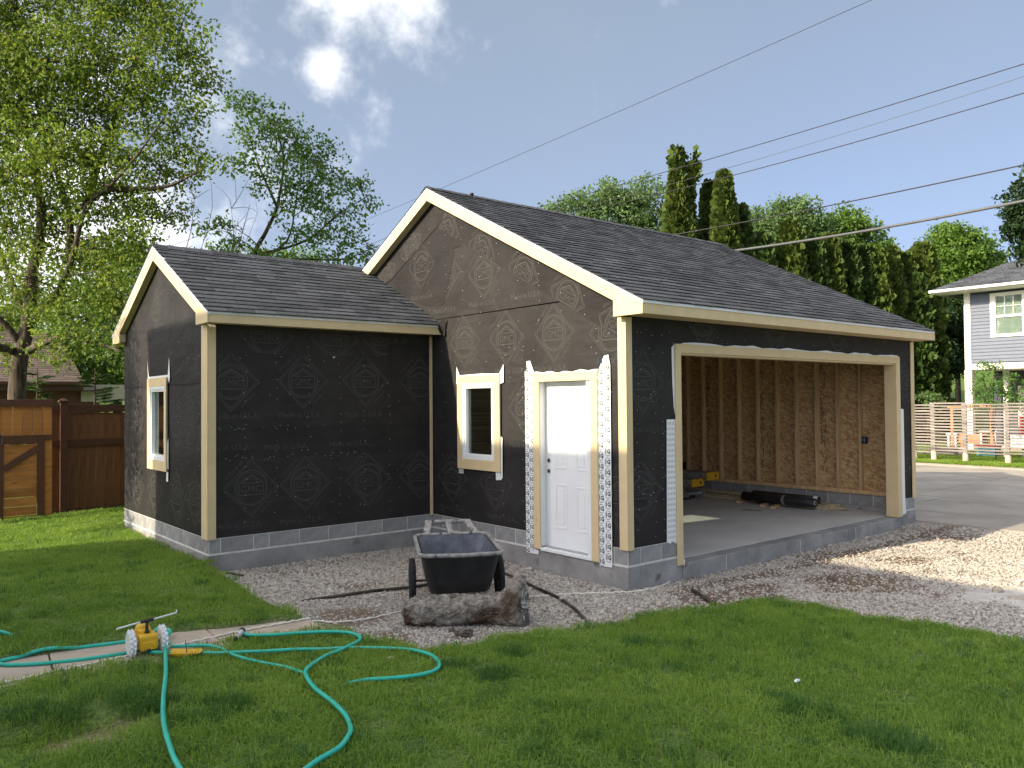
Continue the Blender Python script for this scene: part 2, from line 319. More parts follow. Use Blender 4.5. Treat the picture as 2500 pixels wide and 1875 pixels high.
def np_mesh(name, V, F, mat_, off=(0, 0, 0), smooth=False):
    V = np.asarray(V, np.float32) - np.array(off, np.float32); F = np.asarray(F, np.int32); k = F.shape[1]
    me = bpy.data.meshes.new(name); me.vertices.add(len(V)); me.vertices.foreach_set('co', V.ravel())
    me.loops.add(F.size); me.loops.foreach_set('vertex_index', F.ravel()); me.polygons.add(len(F))
    me.polygons.foreach_set('loop_start', np.arange(0, F.size, k, dtype=np.int32)); me.polygons.foreach_set('loop_total', np.full(len(F), k, np.int32))
    me.materials.append(mat_)
    me.polygons.foreach_set('use_smooth', np.full(len(F), bool(smooth)))
    me.update(); me.validate(); return me
def smooth_path(pts, n=8):
    P = [np.array(p, float) for p in pts]; P = [2*P[0]-P[1]] + P + [2*P[-1]-P[-2]]; out = []
    for i in range(1, len(P)-2):
        for k in range(n):
            t = k/n; a, b, c, d = P[i-1], P[i], P[i+1], P[i+2]
            out.append(.5*((2*b) + (-a+c)*t + (2*a-5*b+4*c-d)*t*t + (-a+3*b-3*c+d)*t**3))
    out.append(P[-2]); return out
setup_mats()

# ================================================================ TERRAIN
def sst(a, b, x): t = np.clip((np.asarray(x, float)-a)/(b-a), 0, 1); return t*t*(3-2*t)
def zbase(x, y):
    x = np.asarray(x, float); y = np.asarray(y, float)
    s = -(.73*x+.68*y); rise = .042*(np.logaddexp(0, 2*s)/2) - .014
    rise = np.minimum(rise, .46)
    g = .045*sst(0, 3, y)*sst(2, 0, x)*0 + .045*sst(0, 3, y)*(1-sst(1, 3, x)) + .055*sst(5.4, 6.9, x)
    r = np.hypot(x, y); hill = 5.2*sst(33, 85, r)*sst(0, 12, x+y) 
    return rise + g + hill
def hit(u, v, off=0.):
    d = ray(u, v); t = 6.
    for _ in range(60):
        p = CP + t*d; dz = p[2]-(float(zbase(p[0], p[1]))+off); t += max(-.6, min(.6, dz/max(.05, -d[2])*.7))
    return CP + t*d
OFF_F, OFF_L, OFF_P = .03, .085, .035
def offl(y): return .075+.075*sst(1.6, 3.6, y)
def poly_px(pts, off): return [tuple(hit(u, v, off)[:2]) for u, v in pts]
front_edge = poly_px([(-60, 1489), (0, 1482), (150, 1453), (299, 1426), (422, 1399), (560, 1374), (690, 1354)], OFF_F) + \
    poly_px([(722, 1360), (770, 1368), (830, 1382), (880, 1397), (960, 1396), (1010, 1388), (1060, 1378), (1150, 1362), (1240, 1352), (1327, 1341), (1390, 1328),
             (1455, 1320), (1543, 1312), (1600, 1304), (1667, 1293), (1730, 1302), (1807, 1314), (1890, 1330), (1987, 1345), (2100, 1365), (2212, 1385), (2330, 1407)], OFF_F)
LAWN_F = front_edge + [(.6, -7.5), (.4, -13), (-14, -13), (-14, -1.0), (-9.5, front_edge[0][1]-.3)]
left_edge = [(-3.235, 3.70)] + poly_px([(492, 1246), (525, 1262), (560, 1280), (600, 1298), (640, 1313), (667, 1324)], .10) + poly_px([(600, 1332), (520, 1342), (370, 1357), (200, 1386), (0, 1416), (-60, 1427)], OFF_L)
LAWN_L = left_edge + [(-9.5, left_edge[-1][1]+.5), (-14, left_edge[-1][1]+1.2), (-14, 14), (6, 14), (6, 7.75), (-3.235, 7.75)]
def sdist(poly, x, y):
    """signed distance to a polygon, positive inside"""
    P = np.array(poly); x = np.asarray(x, float); y = np.asarray(y, float); ins = np.zeros(x.shape, bool); d = np.full(x.shape, 1e9)
    for i in range(len(P)):
        (ax, ay), (bx, by) = P[i], P[(i+1) % len(P)]
        t = np.clip(((x-ax)*(bx-ax)+(y-ay)*(by-ay))/((bx-ax)**2+(by-ay)**2+1e-12), 0, 1)
        d = np.minimum(d, np.hypot(x-ax-t*(bx-ax), y-ay-t*(by-ay)))
        c = ((ay > y) != (by > y)) & (x < (bx-ax)*(y-ay)/(by-ay+1e-12)+ax); ins ^= c
    return np.where(ins, d, -d)
def vnoise(x, y, s, seed=0):
    r = np.random.default_rng(seed); T = r.random((64, 64)); u = np.asarray(x)*s; v = np.asarray(y)*s
    i = np.floor(u).astype(int); j = np.floor(v).astype(int); a = u-i; b = v-j; a = a*a*(3-2*a); b = b*b*(3-2*b)
    g = lambda p, q: T[p % 64, q % 64]
    return (g(i, j)*(1-a)+g(i+1, j)*a)*(1-b) + (g(i, j+1)*(1-a)+g(i+1, j+1)*a)*b
BARE = hit(195, 1572, OFF_F)[:2]; DIP = hit(110, 1585, OFF_F)[:2]
def zlawn_extra(x, y):
    d = np.hypot((x-DIP[0])/.75, (y-DIP[1])/.34)
    return -.085*(1-sst(.45, 1., d))
def ground_z(x, y):
    f = sst(-.02, .05, sdist(LAWN_F, x, y)); l = sst(-.02, .05, sdist(LAWN_L, x, y))
    n = (vnoise(x, y, 1.3, 3)-.5)*.03+(vnoise(x, y, 4, 4)-.5)*.012
    return zbase(x, y) + f*(OFF_F+n+zlawn_extra(x, y)) + l*(offl(y)+n*.8) + (1-np.maximum(f, l))*((vnoise(x, y, 2.2, 5)-.5)*.02)*sst(7.2, 6.6, x)*sst(-.0, .0001, 1)
PATH_OUT = [tuple(hit(u, v, OFF_P)[:2]) for u, v in [(-330, 1484), (102, 1400), (420, 1340), (612, 1312), (708, 1356), (500, 1402), (120, 1470), (-330, 1575)]]
def gz(x, y):
    g = float(ground_z(np.array([x]), np.array([y]))[0])
    if float(sdist(PATH_OUT, np.array([x]), np.array([y]))[0]) > 0: g = max(g, float(zbase(x, y))+OFF_P)
    return g
def gpt(u, v, dz=0.):
    """the point of the real ground seen at picture point u, v"""
    d = ray(u, v); t = 5.
    for _ in range(60):
        p = CP + t*d; e = p[2]-gz(p[0], p[1])-dz; t += max(-.5, min(.5, e/max(.05, -d[2])*.7))
    return CP + t*d
DIRT = [(hit(1850, 1258)[:2], .95), (hit(1620, 1280)[:2], .6), (hit(1540, 1290)[:2], .6), (hit(1960, 1215)[:2], .6), (hit(760, 1330)[:2], .5), (hit(840, 1380)[:2], .35), (hit(2030, 1165)[:2], .6)]
def dirt_mask(x, y):
    m = np.zeros(np.shape(x))
    for c, r in DIRT:
        m = np.maximum(m, 1-np.hypot(x-c[0], y-c[1])/r)
    # disturbed strip along the front of the garage
    m = np.maximum(m, (1-np.abs(y+.38+.03*x)/.22)*sst(.3, 1, x)*sst(7.6, 6.9, x)*.9)
    return sst(.05, .5, m + (vnoise(x, y, 3.5, 9)-.5)*.9)
def build_ground():
    def axis(a, b, st, far):
        c = list(np.arange(a, b+1e-6, st)); s = st; lo = [a]; hi = [c[-1]]
        while hi[-1] < far: s = min(s*1.28, 25); hi.append(hi[-1]+s); lo.append(lo[-1]-s)
        return np.array(lo[:0:-1] + c + hi[1:])
    X = axis(-8.2, 4.0, .055, 420); Y = axis(-5.5, 4.4, .055, 420)
    XX, YY = np.meshgrid(X, Y, indexing='ij'); ZZ = ground_z(XX, YY)
    bld = sst(.3, .5, XX)*sst(6.7, 6.5, XX)*sst(.3, .5, YY)*sst(7.1, 6.9, YY); ZZ = ZZ - .35*bld
    V = np.stack([XX, YY, ZZ], -1).reshape(-1, 3); n, m = XX.shape
    I = np.arange(n*m).reshape(n, m); F = np.stack([I[:-1, :-1], I[1:, :-1], I[1:, 1:], I[:-1, 1:]], -1).reshape(-1, 4)
    mt, nt, N, L, P = nodes('ground_soil_and_gravel')
    at_ = N.new('ShaderNodeAttribute'); at_.attribute_name = 'tint'
    tc = N.new('ShaderNodeTexCoord'); a1 = N.new('ShaderNodeTexNoise'); L.new(tc.outputs['Object'], a1.inputs['Vector']); a1.inputs['Scale'].default_value = 38; a1.inputs['Detail'].default_value = 6
    r = N.new('ShaderNodeMapRange'); L.new(a1.outputs['Fac'], r.inputs[0]); r.inputs[1].default_value = .3; r.inputs[2].default_value = .7; r.inputs[3].default_value = .55; r.inputs[4].default_value = 1.45
    mm = N.new('ShaderNodeVectorMath'); mm.operation = 'SCALE'; L.new(at_.outputs['Color'], mm.inputs[0]); L.new(r.outputs[0], mm.inputs['Scale']); L.new(mm.outputs[0], P.inputs['Base Color']); P.inputs['Roughness'].default_value = .95; P.inputs['Specular IOR Level'].default_value = .15
    bp = N.new('ShaderNodeBump'); bp.inputs['Distance'].default_value = .012; L.new(a1.outputs['Fac'], bp.inputs['Height']); L.new(bp.outputs[0], P.inputs['Normal'])
    me = np_mesh('ground', V, F, mt, smooth=True)
    lawn = np.maximum(sdist(LAWN_F, XX, YY), sdist(LAWN_L, XX, YY)); inn = sst(-.01, .03, lawn)[..., None]
    near = (sst(9.5, 7, np.abs(XX))*sst(-14, -11, YY)*sst(12, 10, YY))[..., None]
    gv = np.array([.28, .25, .22]); di = np.array([.17, .125, .092]); so_ = np.array([.10, .15, .038]); gr = np.array([.09, .15, .034])
    dm = dirt_mask(XX, YY)[..., None]; base = gv*(1-dm)+di*dm
    edge = sst(.10, .0, np.abs(lawn-.0))[..., None]; base = base*(1-.6*edge)+np.array([.07, .045, .03])*.6*edge
    bare = (1-sst(.35, 1, np.hypot((XX-BARE[0])/.45, (YY-BARE[1])/.26)))[..., None]; so_ = so_*(1-bare)+np.array([.25, .19, .12])*bare
    col = base*(1-inn)+so_*inn; col = col*near+gr*(1-near)
    rgba = np.concatenate([col, np.ones(col.shape[:2]+(1,))], -1).reshape(-1, 4).astype(np.float32)
    at2 = me.attributes.new('tint', 'FLOAT_COLOR', 'POINT'); at2.data.foreach_set('color', rgba.ravel())
    tag(link('ground', me), kind='structure')
build_ground()

# path of concrete slabs between the two lawns
def build_path():
    top = [hit(u, v, OFF_P)[:2] for u, v in [(-330, 1484), (-60, 1436), (418, 1356), (618, 1322)]]
    bot = [hit(u, v, OFF_P)[:2] for u, v in [(-330, 1560), (-60, 1502), (486, 1396), (702, 1352)]]
    # one slab per joint; joints seen at 110/120 and 430/486
    js = [(-330, 1484, -330, 1575), (102, 1400, 120, 1470), (420, 1340, 500, 1402), (612, 1312, 708, 1356)]
    root = thing('path', None, None, (-4.6, 1.2, gz(-4.6, 1.2)), kind='structure')
    ends = []
    for a, b, c, d in js: ends.append((hit(a, b, OFF_P)[:2], hit(c, d, OFF_P)[:2]))
    for i in range(3):
        (a, b), (c, d) = ends[i], ends[i+1]
        g = .006; a, b, c, d = [np.array(p) for p in (a, b, c, d)]
        a2 = a+(c-a)/np.linalg.norm(c-a)*g; b2 = b+(d-b)/np.linalg.norm(d-b)*g; c2 = c-(c-a)/np.linalg.norm(c-a)*g; d2 = d-(d-b)/np.linalg.norm(d-b)*g
        m = MB(); q = [a2, b2, d2, c2]; zz = [float(zbase(*p))+OFF_P + (.004 if i == 1 else 0) for p in q]
        m.add([(*p, z-.12) for p, z in zip(q, zz)] + [(*p, z) for p, z in zip(q, zz)], [(0, 3, 2, 1), (4, 5, 6, 7), (0, 1, 5, 4), (1, 2, 6, 5), (2, 3, 7, 6), (3, 0, 4, 7)])
        m.build('slab', M['path'], root, bevel=.008)
build_path()

def scatter(name, pts, rot, scl, idx, sources, kind='stuff'):
    me = bpy.data.meshes.new(name); me.vertices.add(len(pts)); me.vertices.foreach_set('co', np.asarray(pts, np.float32).ravel())
    a = me.attributes.new('rot', 'FLOAT_VECTOR', 'POINT'); a.data.foreach_set('vector', np.asarray(rot, np.float32).ravel())
    a = me.attributes.new('scl', 'FLOAT_VECTOR', 'POINT'); a.data.foreach_set('vector', np.asarray(scl, np.float32).ravel())
    a = me.attributes.new('idx', 'INT', 'POINT'); a.data.foreach_set('value', np.asarray(idx, np.int32))
    o = bpy.data.objects.new(name, me); C.objects.link(o); o['kind'] = kind
    col = bpy.data.collections.new(name+'_pieces')
    for i, s in enumerate(sources):
        q = bpy.data.objects.new(f'{name}_piece', s); col.objects.link(q)
    ng = bpy.data.node_groups.new(name, 'GeometryNodeTree'); N = ng.nodes; L = ng.links
    ng.interface.new_socket('Geometry', in_out='INPUT', socket_type='NodeSocketGeometry'); ng.interface.new_socket('Geometry', in_out='OUTPUT', socket_type='NodeSocketGeometry')
    gi = N.new('NodeGroupInput'); go = N.new('NodeGroupOutput'); ci = N.new('GeometryNodeCollectionInfo'); ci.inputs['Collection'].default_value = col
    ci.inputs['Separate Children'].default_value = True; ci.inputs['Reset Children'].default_value = True
    ip = N.new('GeometryNodeInstanceOnPoints'); ip.inputs['Pick Instance'].default_value = True
    def na(n, t):
        q = N.new('GeometryNodeInputNamedAttribute'); q.data_type = t; q.inputs['Name'].default_value = n; return q.outputs['Attribute']
    L.new(gi.outputs[0], ip.inputs['Points']); L.new(ci.outputs[0], ip.inputs['Instance']); L.new(na('idx', 'INT'), ip.inputs['Instance Index'])
    L.new(na('rot', 'FLOAT_VECTOR'), ip.inputs['Rotation']); L.new(na('scl', 'FLOAT_VECTOR'), ip.inputs['Scale']); L.new(ip.outputs[0], go.inputs[0])
    md = o.modifiers.new('scatter', 'NODES'); md.node_group = ng
    return o

# ---------------------------------------------------------------- gravel stones
def in_frame(P, mx=60):
    d = P-CP; z = d@FX; u = (1250+FPX*(d@RX)/z)/K; v = (937.5-FPX*(d@UX)/z)/K
    return (z > .5) & (u > -mx) & (u < 2212+mx) & (v < 1659+mx), z
def stone_meshes(n, mat_):
    out = []
    t = (1+5**.5)/2
    iv = np.array([(-1,t,0),(1,t,0),(-1,-t,0),(1,-t,0),(0,-1,t),(0,1,t),(0,-1,-t),(0,1,-t),(t,0,-1),(t,0,1),(-t,0,-1),(-t,0,1)], float); iv /= np.linalg.norm(iv[0])
    fs = [(0,11,5),(0,5,1),(0,1,7),(0,7,10),(0,10,11),(1,5,9),(5,11,4),(11,10,2),(10,7,6),(7,1,8),(3,9,4),(3,4,2),(3,2,6),(3,6,8),(3,8,9),(4,9,5),(2,4,11),(6,2,10),(8,6,7),(9,8,1)]
    for i in range(n):
        V = iv*(1+rng.normal(0, .16, (12, 1)))*np.array([1.25, .9, .62])
        out.append(np_mesh('stone', V, fs, mat_))
    return out
def stone_mat():
    m, nt, N, L, P = nodes('crushed_limestone')
    oi = N.new('ShaderNodeObjectInfo'); cr = N.new('ShaderNodeValToRGB'); L.new(oi.outputs['Random'], cr.inputs[0]); e = cr.color_ramp.elements
    e[0].color = (.19, .175, .16, 1); e[1].color = (.55, .53, .50, 1)
    for p, c in ((.25, (.34, .31, .27, 1)), (.5, (.43, .395, .35, 1)), (.7, (.47, .445, .41, 1)), (.88, (.46, .39, .32, 1))): q = e.new(p); q.color = c
    L.new(cr.outputs[0], P.inputs['Base Color']); P.inputs['Roughness'].default_value = .9; return m
def build_gravel():
    n = 420000
    x = rng.uniform(-3.4, 7.4, n); y = rng.uniform(-8, 3.74, n)
    P = np.stack([x, y, np.zeros(n)], 1); ok, z = in_frame(P)
    g = np.minimum(-sdist(LAWN_F, x, y), -sdist(LAWN_L, x, y)); ok &= g > -.01
    ok &= ~((x > -.03) & (y > -.03) & (x < 7.0)); ok &= y > -9 ; ok &= (x+.09*(y+.1)) < 6.86
    pth = np.array([hit(a, b, OFF_P)[:2] for a, b in [(102, 1400), (420, 1340), (612, 1312), (708, 1356), (500, 1402), (120, 1470)]]); ok &= sdist(pth, x, y) < -.02
    dm = dirt_mask(x, y); ok &= rng.random(n) > dm*.72
    ok &= rng.random(n) < np.clip(1.15-.06*z, .35, 1)
    fine = vnoise(x, y, .9, 21)
    x, y, z, fine = x[ok], y[ok], z[ok], fine[ok]; k = len(x)
    s = rng.uniform(.0055, .0125, k)*(.85+.4*fine)*(1+.05*(z-6)); big = rng.random(k) < .04; s[big] *= 1.7
    pts = np.stack([x, y, ground_z(x, y)+s*.25], 1)
    rot = np.stack([rng.normal(0, .35, k), rng.normal(0, .35, k), rng.uniform(0, 6.28, k)], 1)
    scatter('gravel', pts, rot, np.repeat(s[:, None], 3, 1)*rng.uniform(.8, 1.25, (k, 3)), rng.integers(0, 6, k), stone_meshes(6, stone_mat()))
build_gravel()

# ---------------------------------------------------------------- grass
def grass_mat(name, c1, c2, c3):
    m, nt, N, L, P = nodes(name); out = N['Material Output']
    g = N.new('ShaderNodeNewGeometry'); n1 = N.new('ShaderNodeTexNoise'); L.new(g.outputs['Position'], n1.inputs['Vector']); n1.inputs['Scale'].default_value = 1.1; n1.inputs['Detail'].default_value = 5
    n2 = N.new('ShaderNodeMath'); n2.operation = 'MULTIPLY_ADD'; L.new(g.outputs['Random Per Island'], n2.inputs[0]); n2.inputs[1].default_value = .5
    n3 = N.new('ShaderNodeMath'); n3.operation = 'SUBTRACT'; L.new(n1.outputs['Fac'], n3.inputs[0]); n3.inputs[1].default_value = .25; L.new(n3.outputs[0], n2.inputs[2])
    cr = N.new('ShaderNodeValToRGB'); L.new(n2.outputs[0], cr.inputs[0]); e = cr.color_ramp.elements; e[0].position = .1; e[0].color = (*c1, 1); e[1].position = .9; e[1].color = (*c2, 1)
    q = e.new(.945); q.color = (*c3, 1)
    L.new(cr.outputs[0], P.inputs['Base Color']); P.inputs['Roughness'].default_value = .55; P.inputs['Specular IOR Level'].default_value = .3
    tr = N.new('ShaderNodeBsdfTranslucent'); L.new(cr.outputs[0], tr.inputs[0]); mx = N.new('ShaderNodeMixShader'); mx.inputs[0].default_value = .5
    L.new(P.outputs[0], mx.inputs[1]); L.new(tr.outputs[0], mx.inputs[2]); L.new(mx.outputs[0], out.inputs[0]); return m
def clump(nb, R, h, w, mat_, lean=.5):
    V = []; F = []
    for i in range(nb):
        a = rng.uniform(0, 6.28); r = R*math.sqrt(rng.random()); b = np.array([r*math.cos(a), r*math.sin(a), 0]); t = rng.uniform(0, 6.28); le = abs(rng.normal(0, lean)); H = h*rng.uniform(.55, 1.15)
        d = np.array([math.cos(t), math.sin(t), 0]); s = np.array([-d[1], d[0], 0])*w*rng.uniform(.7, 1.2)/2
        m = b+d*H*le*.3+np.array([0, 0, H*.6]); e = b+d*H*le+np.array([0, 0, H*(1-.35*min(1, le))]); k = len(V)
        V += [b-s, b+s, m+s*.8, m-s*.8, e]; F += [(k, k+1, k+2), (k, k+2, k+3), (k+3, k+2, k+4)]
    return np_mesh('tuft', V, F, mat_)
G1 = grass_mat('lawn_grass', (.14, .265, .034), (.36, .50, .09), (.58, .52, .24))
G2 = grass_mat('rank_grass', (.06, .155, .035), (.13, .26, .055), (.2, .32, .07))
def build_grass():
    TUFTS = [((1395, 1398), .17), ((1075, 1460), .2), ((1100, 1418), .16), ((1000, 1440), .15), ((330, 1540), .25), ((420, 1560), .22), ((1740, 1550), .25), ((1950, 1610), .28), ((60, 1540), .2), ((230, 1520), .3), ((1900, 1590), .2), ((500, 1530), .2), ((1380, 1392), .1)]
    T = [(gpt(u, v)[:2], r) for (u, v), r in TUFTS]
    def tuft(x, y):
        m = np.zeros(np.shape(x))
        for c, r in T: m = np.maximum(m, 1-np.hypot(x-c[0], y-c[1])/r)
        return m
    X = []; 
    for (x0, x1, y0, y1, dens) in ((-8.5, 2.2, -6, 2.2, 170), (-8.5, -1.5, .2, 10.2, 130)):
        n = int((x1-x0)*(y1-y0)*dens); X.append(np.stack([rng.uniform(x0, x1, n), rng.uniform(y0, y1, n)], 1))
    for i, (pp, poly) in enumerate(zip(X, (LAWN_F, LAWN_L))):
        x, y = pp.T; sdv = sdist(poly, x, y); ok = sdv > (.02 if i == 0 else .05)
        P = np.stack([x, y, np.zeros(len(x))], 1); fr, z = in_frame(P, 120); ok &= fr
        bare = np.hypot((x-BARE[0])/.46, (y-BARE[1])/.27); ok &= rng.random(len(x)) < sst(.35, 1.1, bare)*.97+.03
        ok &= np.hypot(x-CP[0], y-CP[1]) > .9
        x, y, z, sdv = x[ok], y[ok], z[ok], sdv[ok]; k = len(x)
        t = tuft(x, y); h = (.62+.6*vnoise(x, y, 2.2, 31))*rng.uniform(.8, 1.15, k); h *= 1+.55*np.clip(t, 0, 1); edge = sdv < .06; h[edge] *= .95
        src = [clump(46, .10, .058, .0058, G1, .75) for _ in range(5)] + [clump(50, .09, .075, .0055, G2, .8) for _ in range(2)]
        idx = rng.integers(0, 5, k); dk = rng.random(k) < sst(.0, .7, t+(rng.random(k)-.5)*.5)*.8; idx[dk] = rng.integers(5, 7, dk.sum())
        pts = np.stack([x, y, ground_z(x, y)-.006], 1); rot = np.stack([rng.normal(0, .12, k), rng.normal(0, .12, k), rng.uniform(0, 6.28, k)], 1)
        scatter('lawn_grass', pts, rot, np.stack([np.full(k, 1.)*rng.uniform(.9, 1.2, k), np.full(k, 1.), h], 1), idx, src)
    # verge beyond the alley
    n = 9000; x = rng.uniform(19.0, 26, n); y = rng.uniform(-1, 9, n); P = np.stack([x, y, zbase(x, y)], 1); ok, z = in_frame(P)
    P = P[ok]; k = len(P); src = [clump(40, .2, .10, .016, G1, .7) for _ in range(4)]
    scatter('lawn_grass', P, np.stack([np.zeros(k), np.zeros(k), rng.uniform(0, 6.28, k)], 1), np.ones((k, 3)), rng.integers(0, 4, k), src)
build_grass()

# ---------------------------------------------------------------- alley
def build_alley():
    root = thing('alley', None, None, (12, 1, .05), kind='structure')
    zt = .062
    # concrete approach between garage and alley, laid as separate pours
    for (a, b, y0, y1, mm) in ((6.99, 8.18, -14, 22, 'pave'), (8.21, 10.5, -14, 22, 'pave'), (10.53, 14.4, -40, 60, 'pave'), (14.43, 18.2, -40, 60, 'pave')):
        m = MB(); k = 12
        for i in range(k):
            ya = y0+(y1-y0)*i/k; yb = y0+(y1-y0)*(i+1)/k - .02
            sh = lambda y: .095*(-y) if a < 11 and y < 3 else 0
            m.add([(a, ya, zt), (b, ya, zt), (b, yb, zt), (a, yb, zt), (a, ya, zt-.14), (b, ya, zt-.14), (b, yb, zt-.14), (a, yb, zt-.14)], [(0, 1, 2, 3), (0, 4, 5, 1), (1, 5, 6, 2), (2, 6, 7, 3), (3, 7, 4, 0)])
        m.build('slab', M['pave'], root)
    m = MB(); m.box((18.23, -40, -.1), (18.75, 60, zt+.02)); m.build('kerb', M['path'], root)
build_alley()

# ================================================================ GARAGE
L_, D_ = 6.88, 7.34                 # main block
WX, WY0, WY1 = -3.217, 3.784, 7.60  # wing
ZM, ZB = .267, .432                 # mortar line, visible top of the block course
T = lambda y: 3.14+.4988*(y+.378) if y <= 3.68 else 3.14+.4988*(7.36-y+.378)
TW = lambda y: 3.17+.5*(y-3.5) if y <= 5.7 else 3.17+.5*(11.4-y-3.5)
G = thing('garage', 'unfinished garage wrapped in black paper with cream trim and open vehicle doorway', 'garage', (0, 0, 0))

def poly_tris_text(s, size, weight=0.):
    cu = bpy.data.curves.new('lettering', 'FONT'); cu.body = s; cu.size = size; cu.align_x = 'CENTER'; cu.align_y = 'CENTER'; cu.resolution_u = 2; cu.offset = weight
    ob = bpy.data.objects.new('lettering', cu); C.objects.link(ob); dg = bpy.context.evaluated_depsgraph_get(); me = ob.evaluated_get(dg).to_mesh()
    vs = [(v.co.x, v.co.y) for v in me.vertices]; fs = [tuple(p.vertices) for p in me.polygons]
    out = [[vs[i] for i in f] for f in fs]; ob.evaluated_get(dg).to_mesh_clear(); bpy.data.objects.remove(ob); bpy.data.curves.remove(cu); return out
def xf(polys, ang=0, dx=0, dy=0, sc=1, sx=1):
    c, s = math.cos(ang)*sc, math.sin(ang)*sc; return [[(c*x*sx-s*y+dx, s*x*sx+c*y+dy) for x, y in p] for p in polys]
def bar2(a, b, w):
    ax, ay = a; bx, by = b; d = math.hypot(bx-ax, by-ay); nx, ny = -(by-ay)/d*w/2, (bx-ax)/d*w/2
    return [(ax-nx, ay-ny), (bx-nx, by-ny), (bx+nx, by+ny), (ax+nx, ay+ny)]
def ring2(r, w, n=40, sy=1.):
    return [[((r-w)*math.cos(t0), (r-w)*math.sin(t0)*sy), (r*math.cos(t0), r*math.sin(t0)*sy), (r*math.cos(t1), r*math.sin(t1)*sy), ((r-w)*math.cos(t1), (r-w)*math.sin(t1)*sy)]
            for t0, t1 in [(2*math.pi*i/n, 2*math.pi*(i+1)/n) for i in range(n)]]
TXT_BIG = poly_tris_text('GMC', .135); TXT_SIDE = poly_tris_text('GMCraft 60', .062); TXT_US = poly_tris_text('Made in U.S.A.', .10)
def logo2d():
    o = []
    A, B = .345, .355                                   # half width, half height of the lozenge
    for k, w in ((1.0, .012), (.90, .007)):
        p = [(-A*k, 0), (0, B*k), (A*k, 0), (0, -B*k)]
        for i in range(4): o.append(bar2(p[i], p[(i+1) % 4], w))
    o += ring2(.212, .014, sy=1.05) + ring2(.186, .006, sy=1.05)
    o += [bar2((-.15, .065), (0, .155), .02), bar2((0, .155), (.15, .065), .02), bar2((-.11, .06), (0, .122), .009), bar2((0, .122), (.11, .06), .009)]
    o += [bar2((-.165, .058), (.165, .058), .010), bar2((-.165, -.085), (.165, -.085), .014), bar2((-.155, .058), (-.155, -.085), .014), bar2((.155, .058), (.155, -.085), .014)]
    o += xf(TXT_BIG, 0, 0, -.018, .92, 1.0)
    ang = math.atan2(B, A); o += xf(TXT_SIDE, ang, -A*.5-.045, B*.5+.045)
    for (p, q) in (((0, B*.95), (A*.95, 0)), ((0, -B*.95), (-A*.95, 0))):
        for i in range(1, 15):
            t = i/15; x = p[0]+(q[0]-p[0])*t; y = p[1]+(q[1]-p[1])*t; o.append(bar2((x-.011, y-.008), (x+.011, y+.008), .006))
    o.append([(A*.93, .045), (A*1.06, 0), (A*.93, -.045), (A*.98, 0)])
    o += xf(poly_tris_text('GRADE D', .055), ang, A*.5+.04, -B*.5-.045)
    return o
LOGO = logo2d()
def clip(polys, planes):
    """planes: (a, b, c) keep a*x+b*y+c >= 0"""
    out = []
    for p in polys:
        for a, b, c in planes:
            q = []
            for i in range(len(p)):
                s, e = p[i], p[(i+1) % len(p)]; ds = a*s[0]+b*s[1]+c; de = a*e[0]+b*e[1]+c
                if ds >= 0: q.append(s)
                if ds*de < 0: t = ds/(ds-de); q.append((s[0]+(e[0]-s[0])*t, s[1]+(e[1]-s[1])*t))
            p = q
            if len(p) < 3: break
        if len(p) >= 3: out.append(p)
    return out
def printed(name, polys, plane, parent, mat_='print'):
    """flat print on a wall; plane = (axis, value, mirror) - first 2-D axis runs to the viewer's right"""
    ax, val, sgn = plane; m = MB()
    for p in polys:
        m.add([((val, sgn*x, y) if ax == 0 else (sgn*x, val, y)) for x, y in p], [tuple(range(len(p)))])
    return m.build(name, M[mat_], parent) if m.f else None

# ---------------------------------------------------------------- footing, block course, floor
m = MB()
for a, b in [((-.012, -.012, -.4), (.19, WY0-.012, ZM-.012)), ((.19, -.012, -.4), (.91, .19, ZM-.012)), ((6.27, -.012, -.4), (L_+.012, .19, ZM-.012)), ((L_-.19, .19, -.4), (L_+.012, D_, ZM-.012)),
             ((WX-.012, WY0-.012, -.4), (-.012, WY0+.19, ZM-.012)), ((WX-.012, WY0+.19, -.4), (WX+.19, WY1, ZM-.012)), ((WX+.19, WY1-.19, -.4), (0, WY1, ZM-.012)), ((0.19, D_-.19, -.4), (L_-.19, D_, ZM-.012))]:
    m = MB(); m.box(a, b); m.build('footing', M['conc'], G, bevel=.006)
m = MB()
xs = [.912, 1.76, 3.43, 4.94, 6.268]
for i in range(4): m = MB(); m.box((xs[i]+.008, -.016, -.4), (xs[i+1]-.008, .19, .176)); m.build('threshold_footing', M['conc'], G, bevel=.008)
m = MB()
for x in xs[1:-1]: m = MB(); m.box((x-.008, -.010, -.4), (x+.008, .18, .170)); m.build('footing_joint', M['mortar'], G)
m = MB(); m.box((.19, .192, -.1), (L_-.19, D_-.19, .18)); m.build('floor_slab', M['slab'], G)
m = MB()                                                # bed joint and perpends seen between the blocks
for a, b in [((-.004, -.004, ZM-.014), (.15, .47, ZB+.02)), ((-.004, 1.49, ZM-.014), (.15, WY0, ZB+.02)), ((.15, -.004, ZM-.014), (.905, .15, ZB+.02)), ((6.275, -.004, ZM-.014), (L_+.004, .15, ZB+.02)), ((WX-.004, WY0-.004, ZM-.014), (-.0045, WY0+.15, ZB+.02)), ((WX-.004, WY0+.15, ZM-.014), (WX+.15, WY1, ZB+.02)),
             ((L_-.15, .15, .18), (L_+.004, D_, ZB+.02))]:
    m = MB(); m.box(a, b); m.build('mortar_joint', M['mortar'], G)
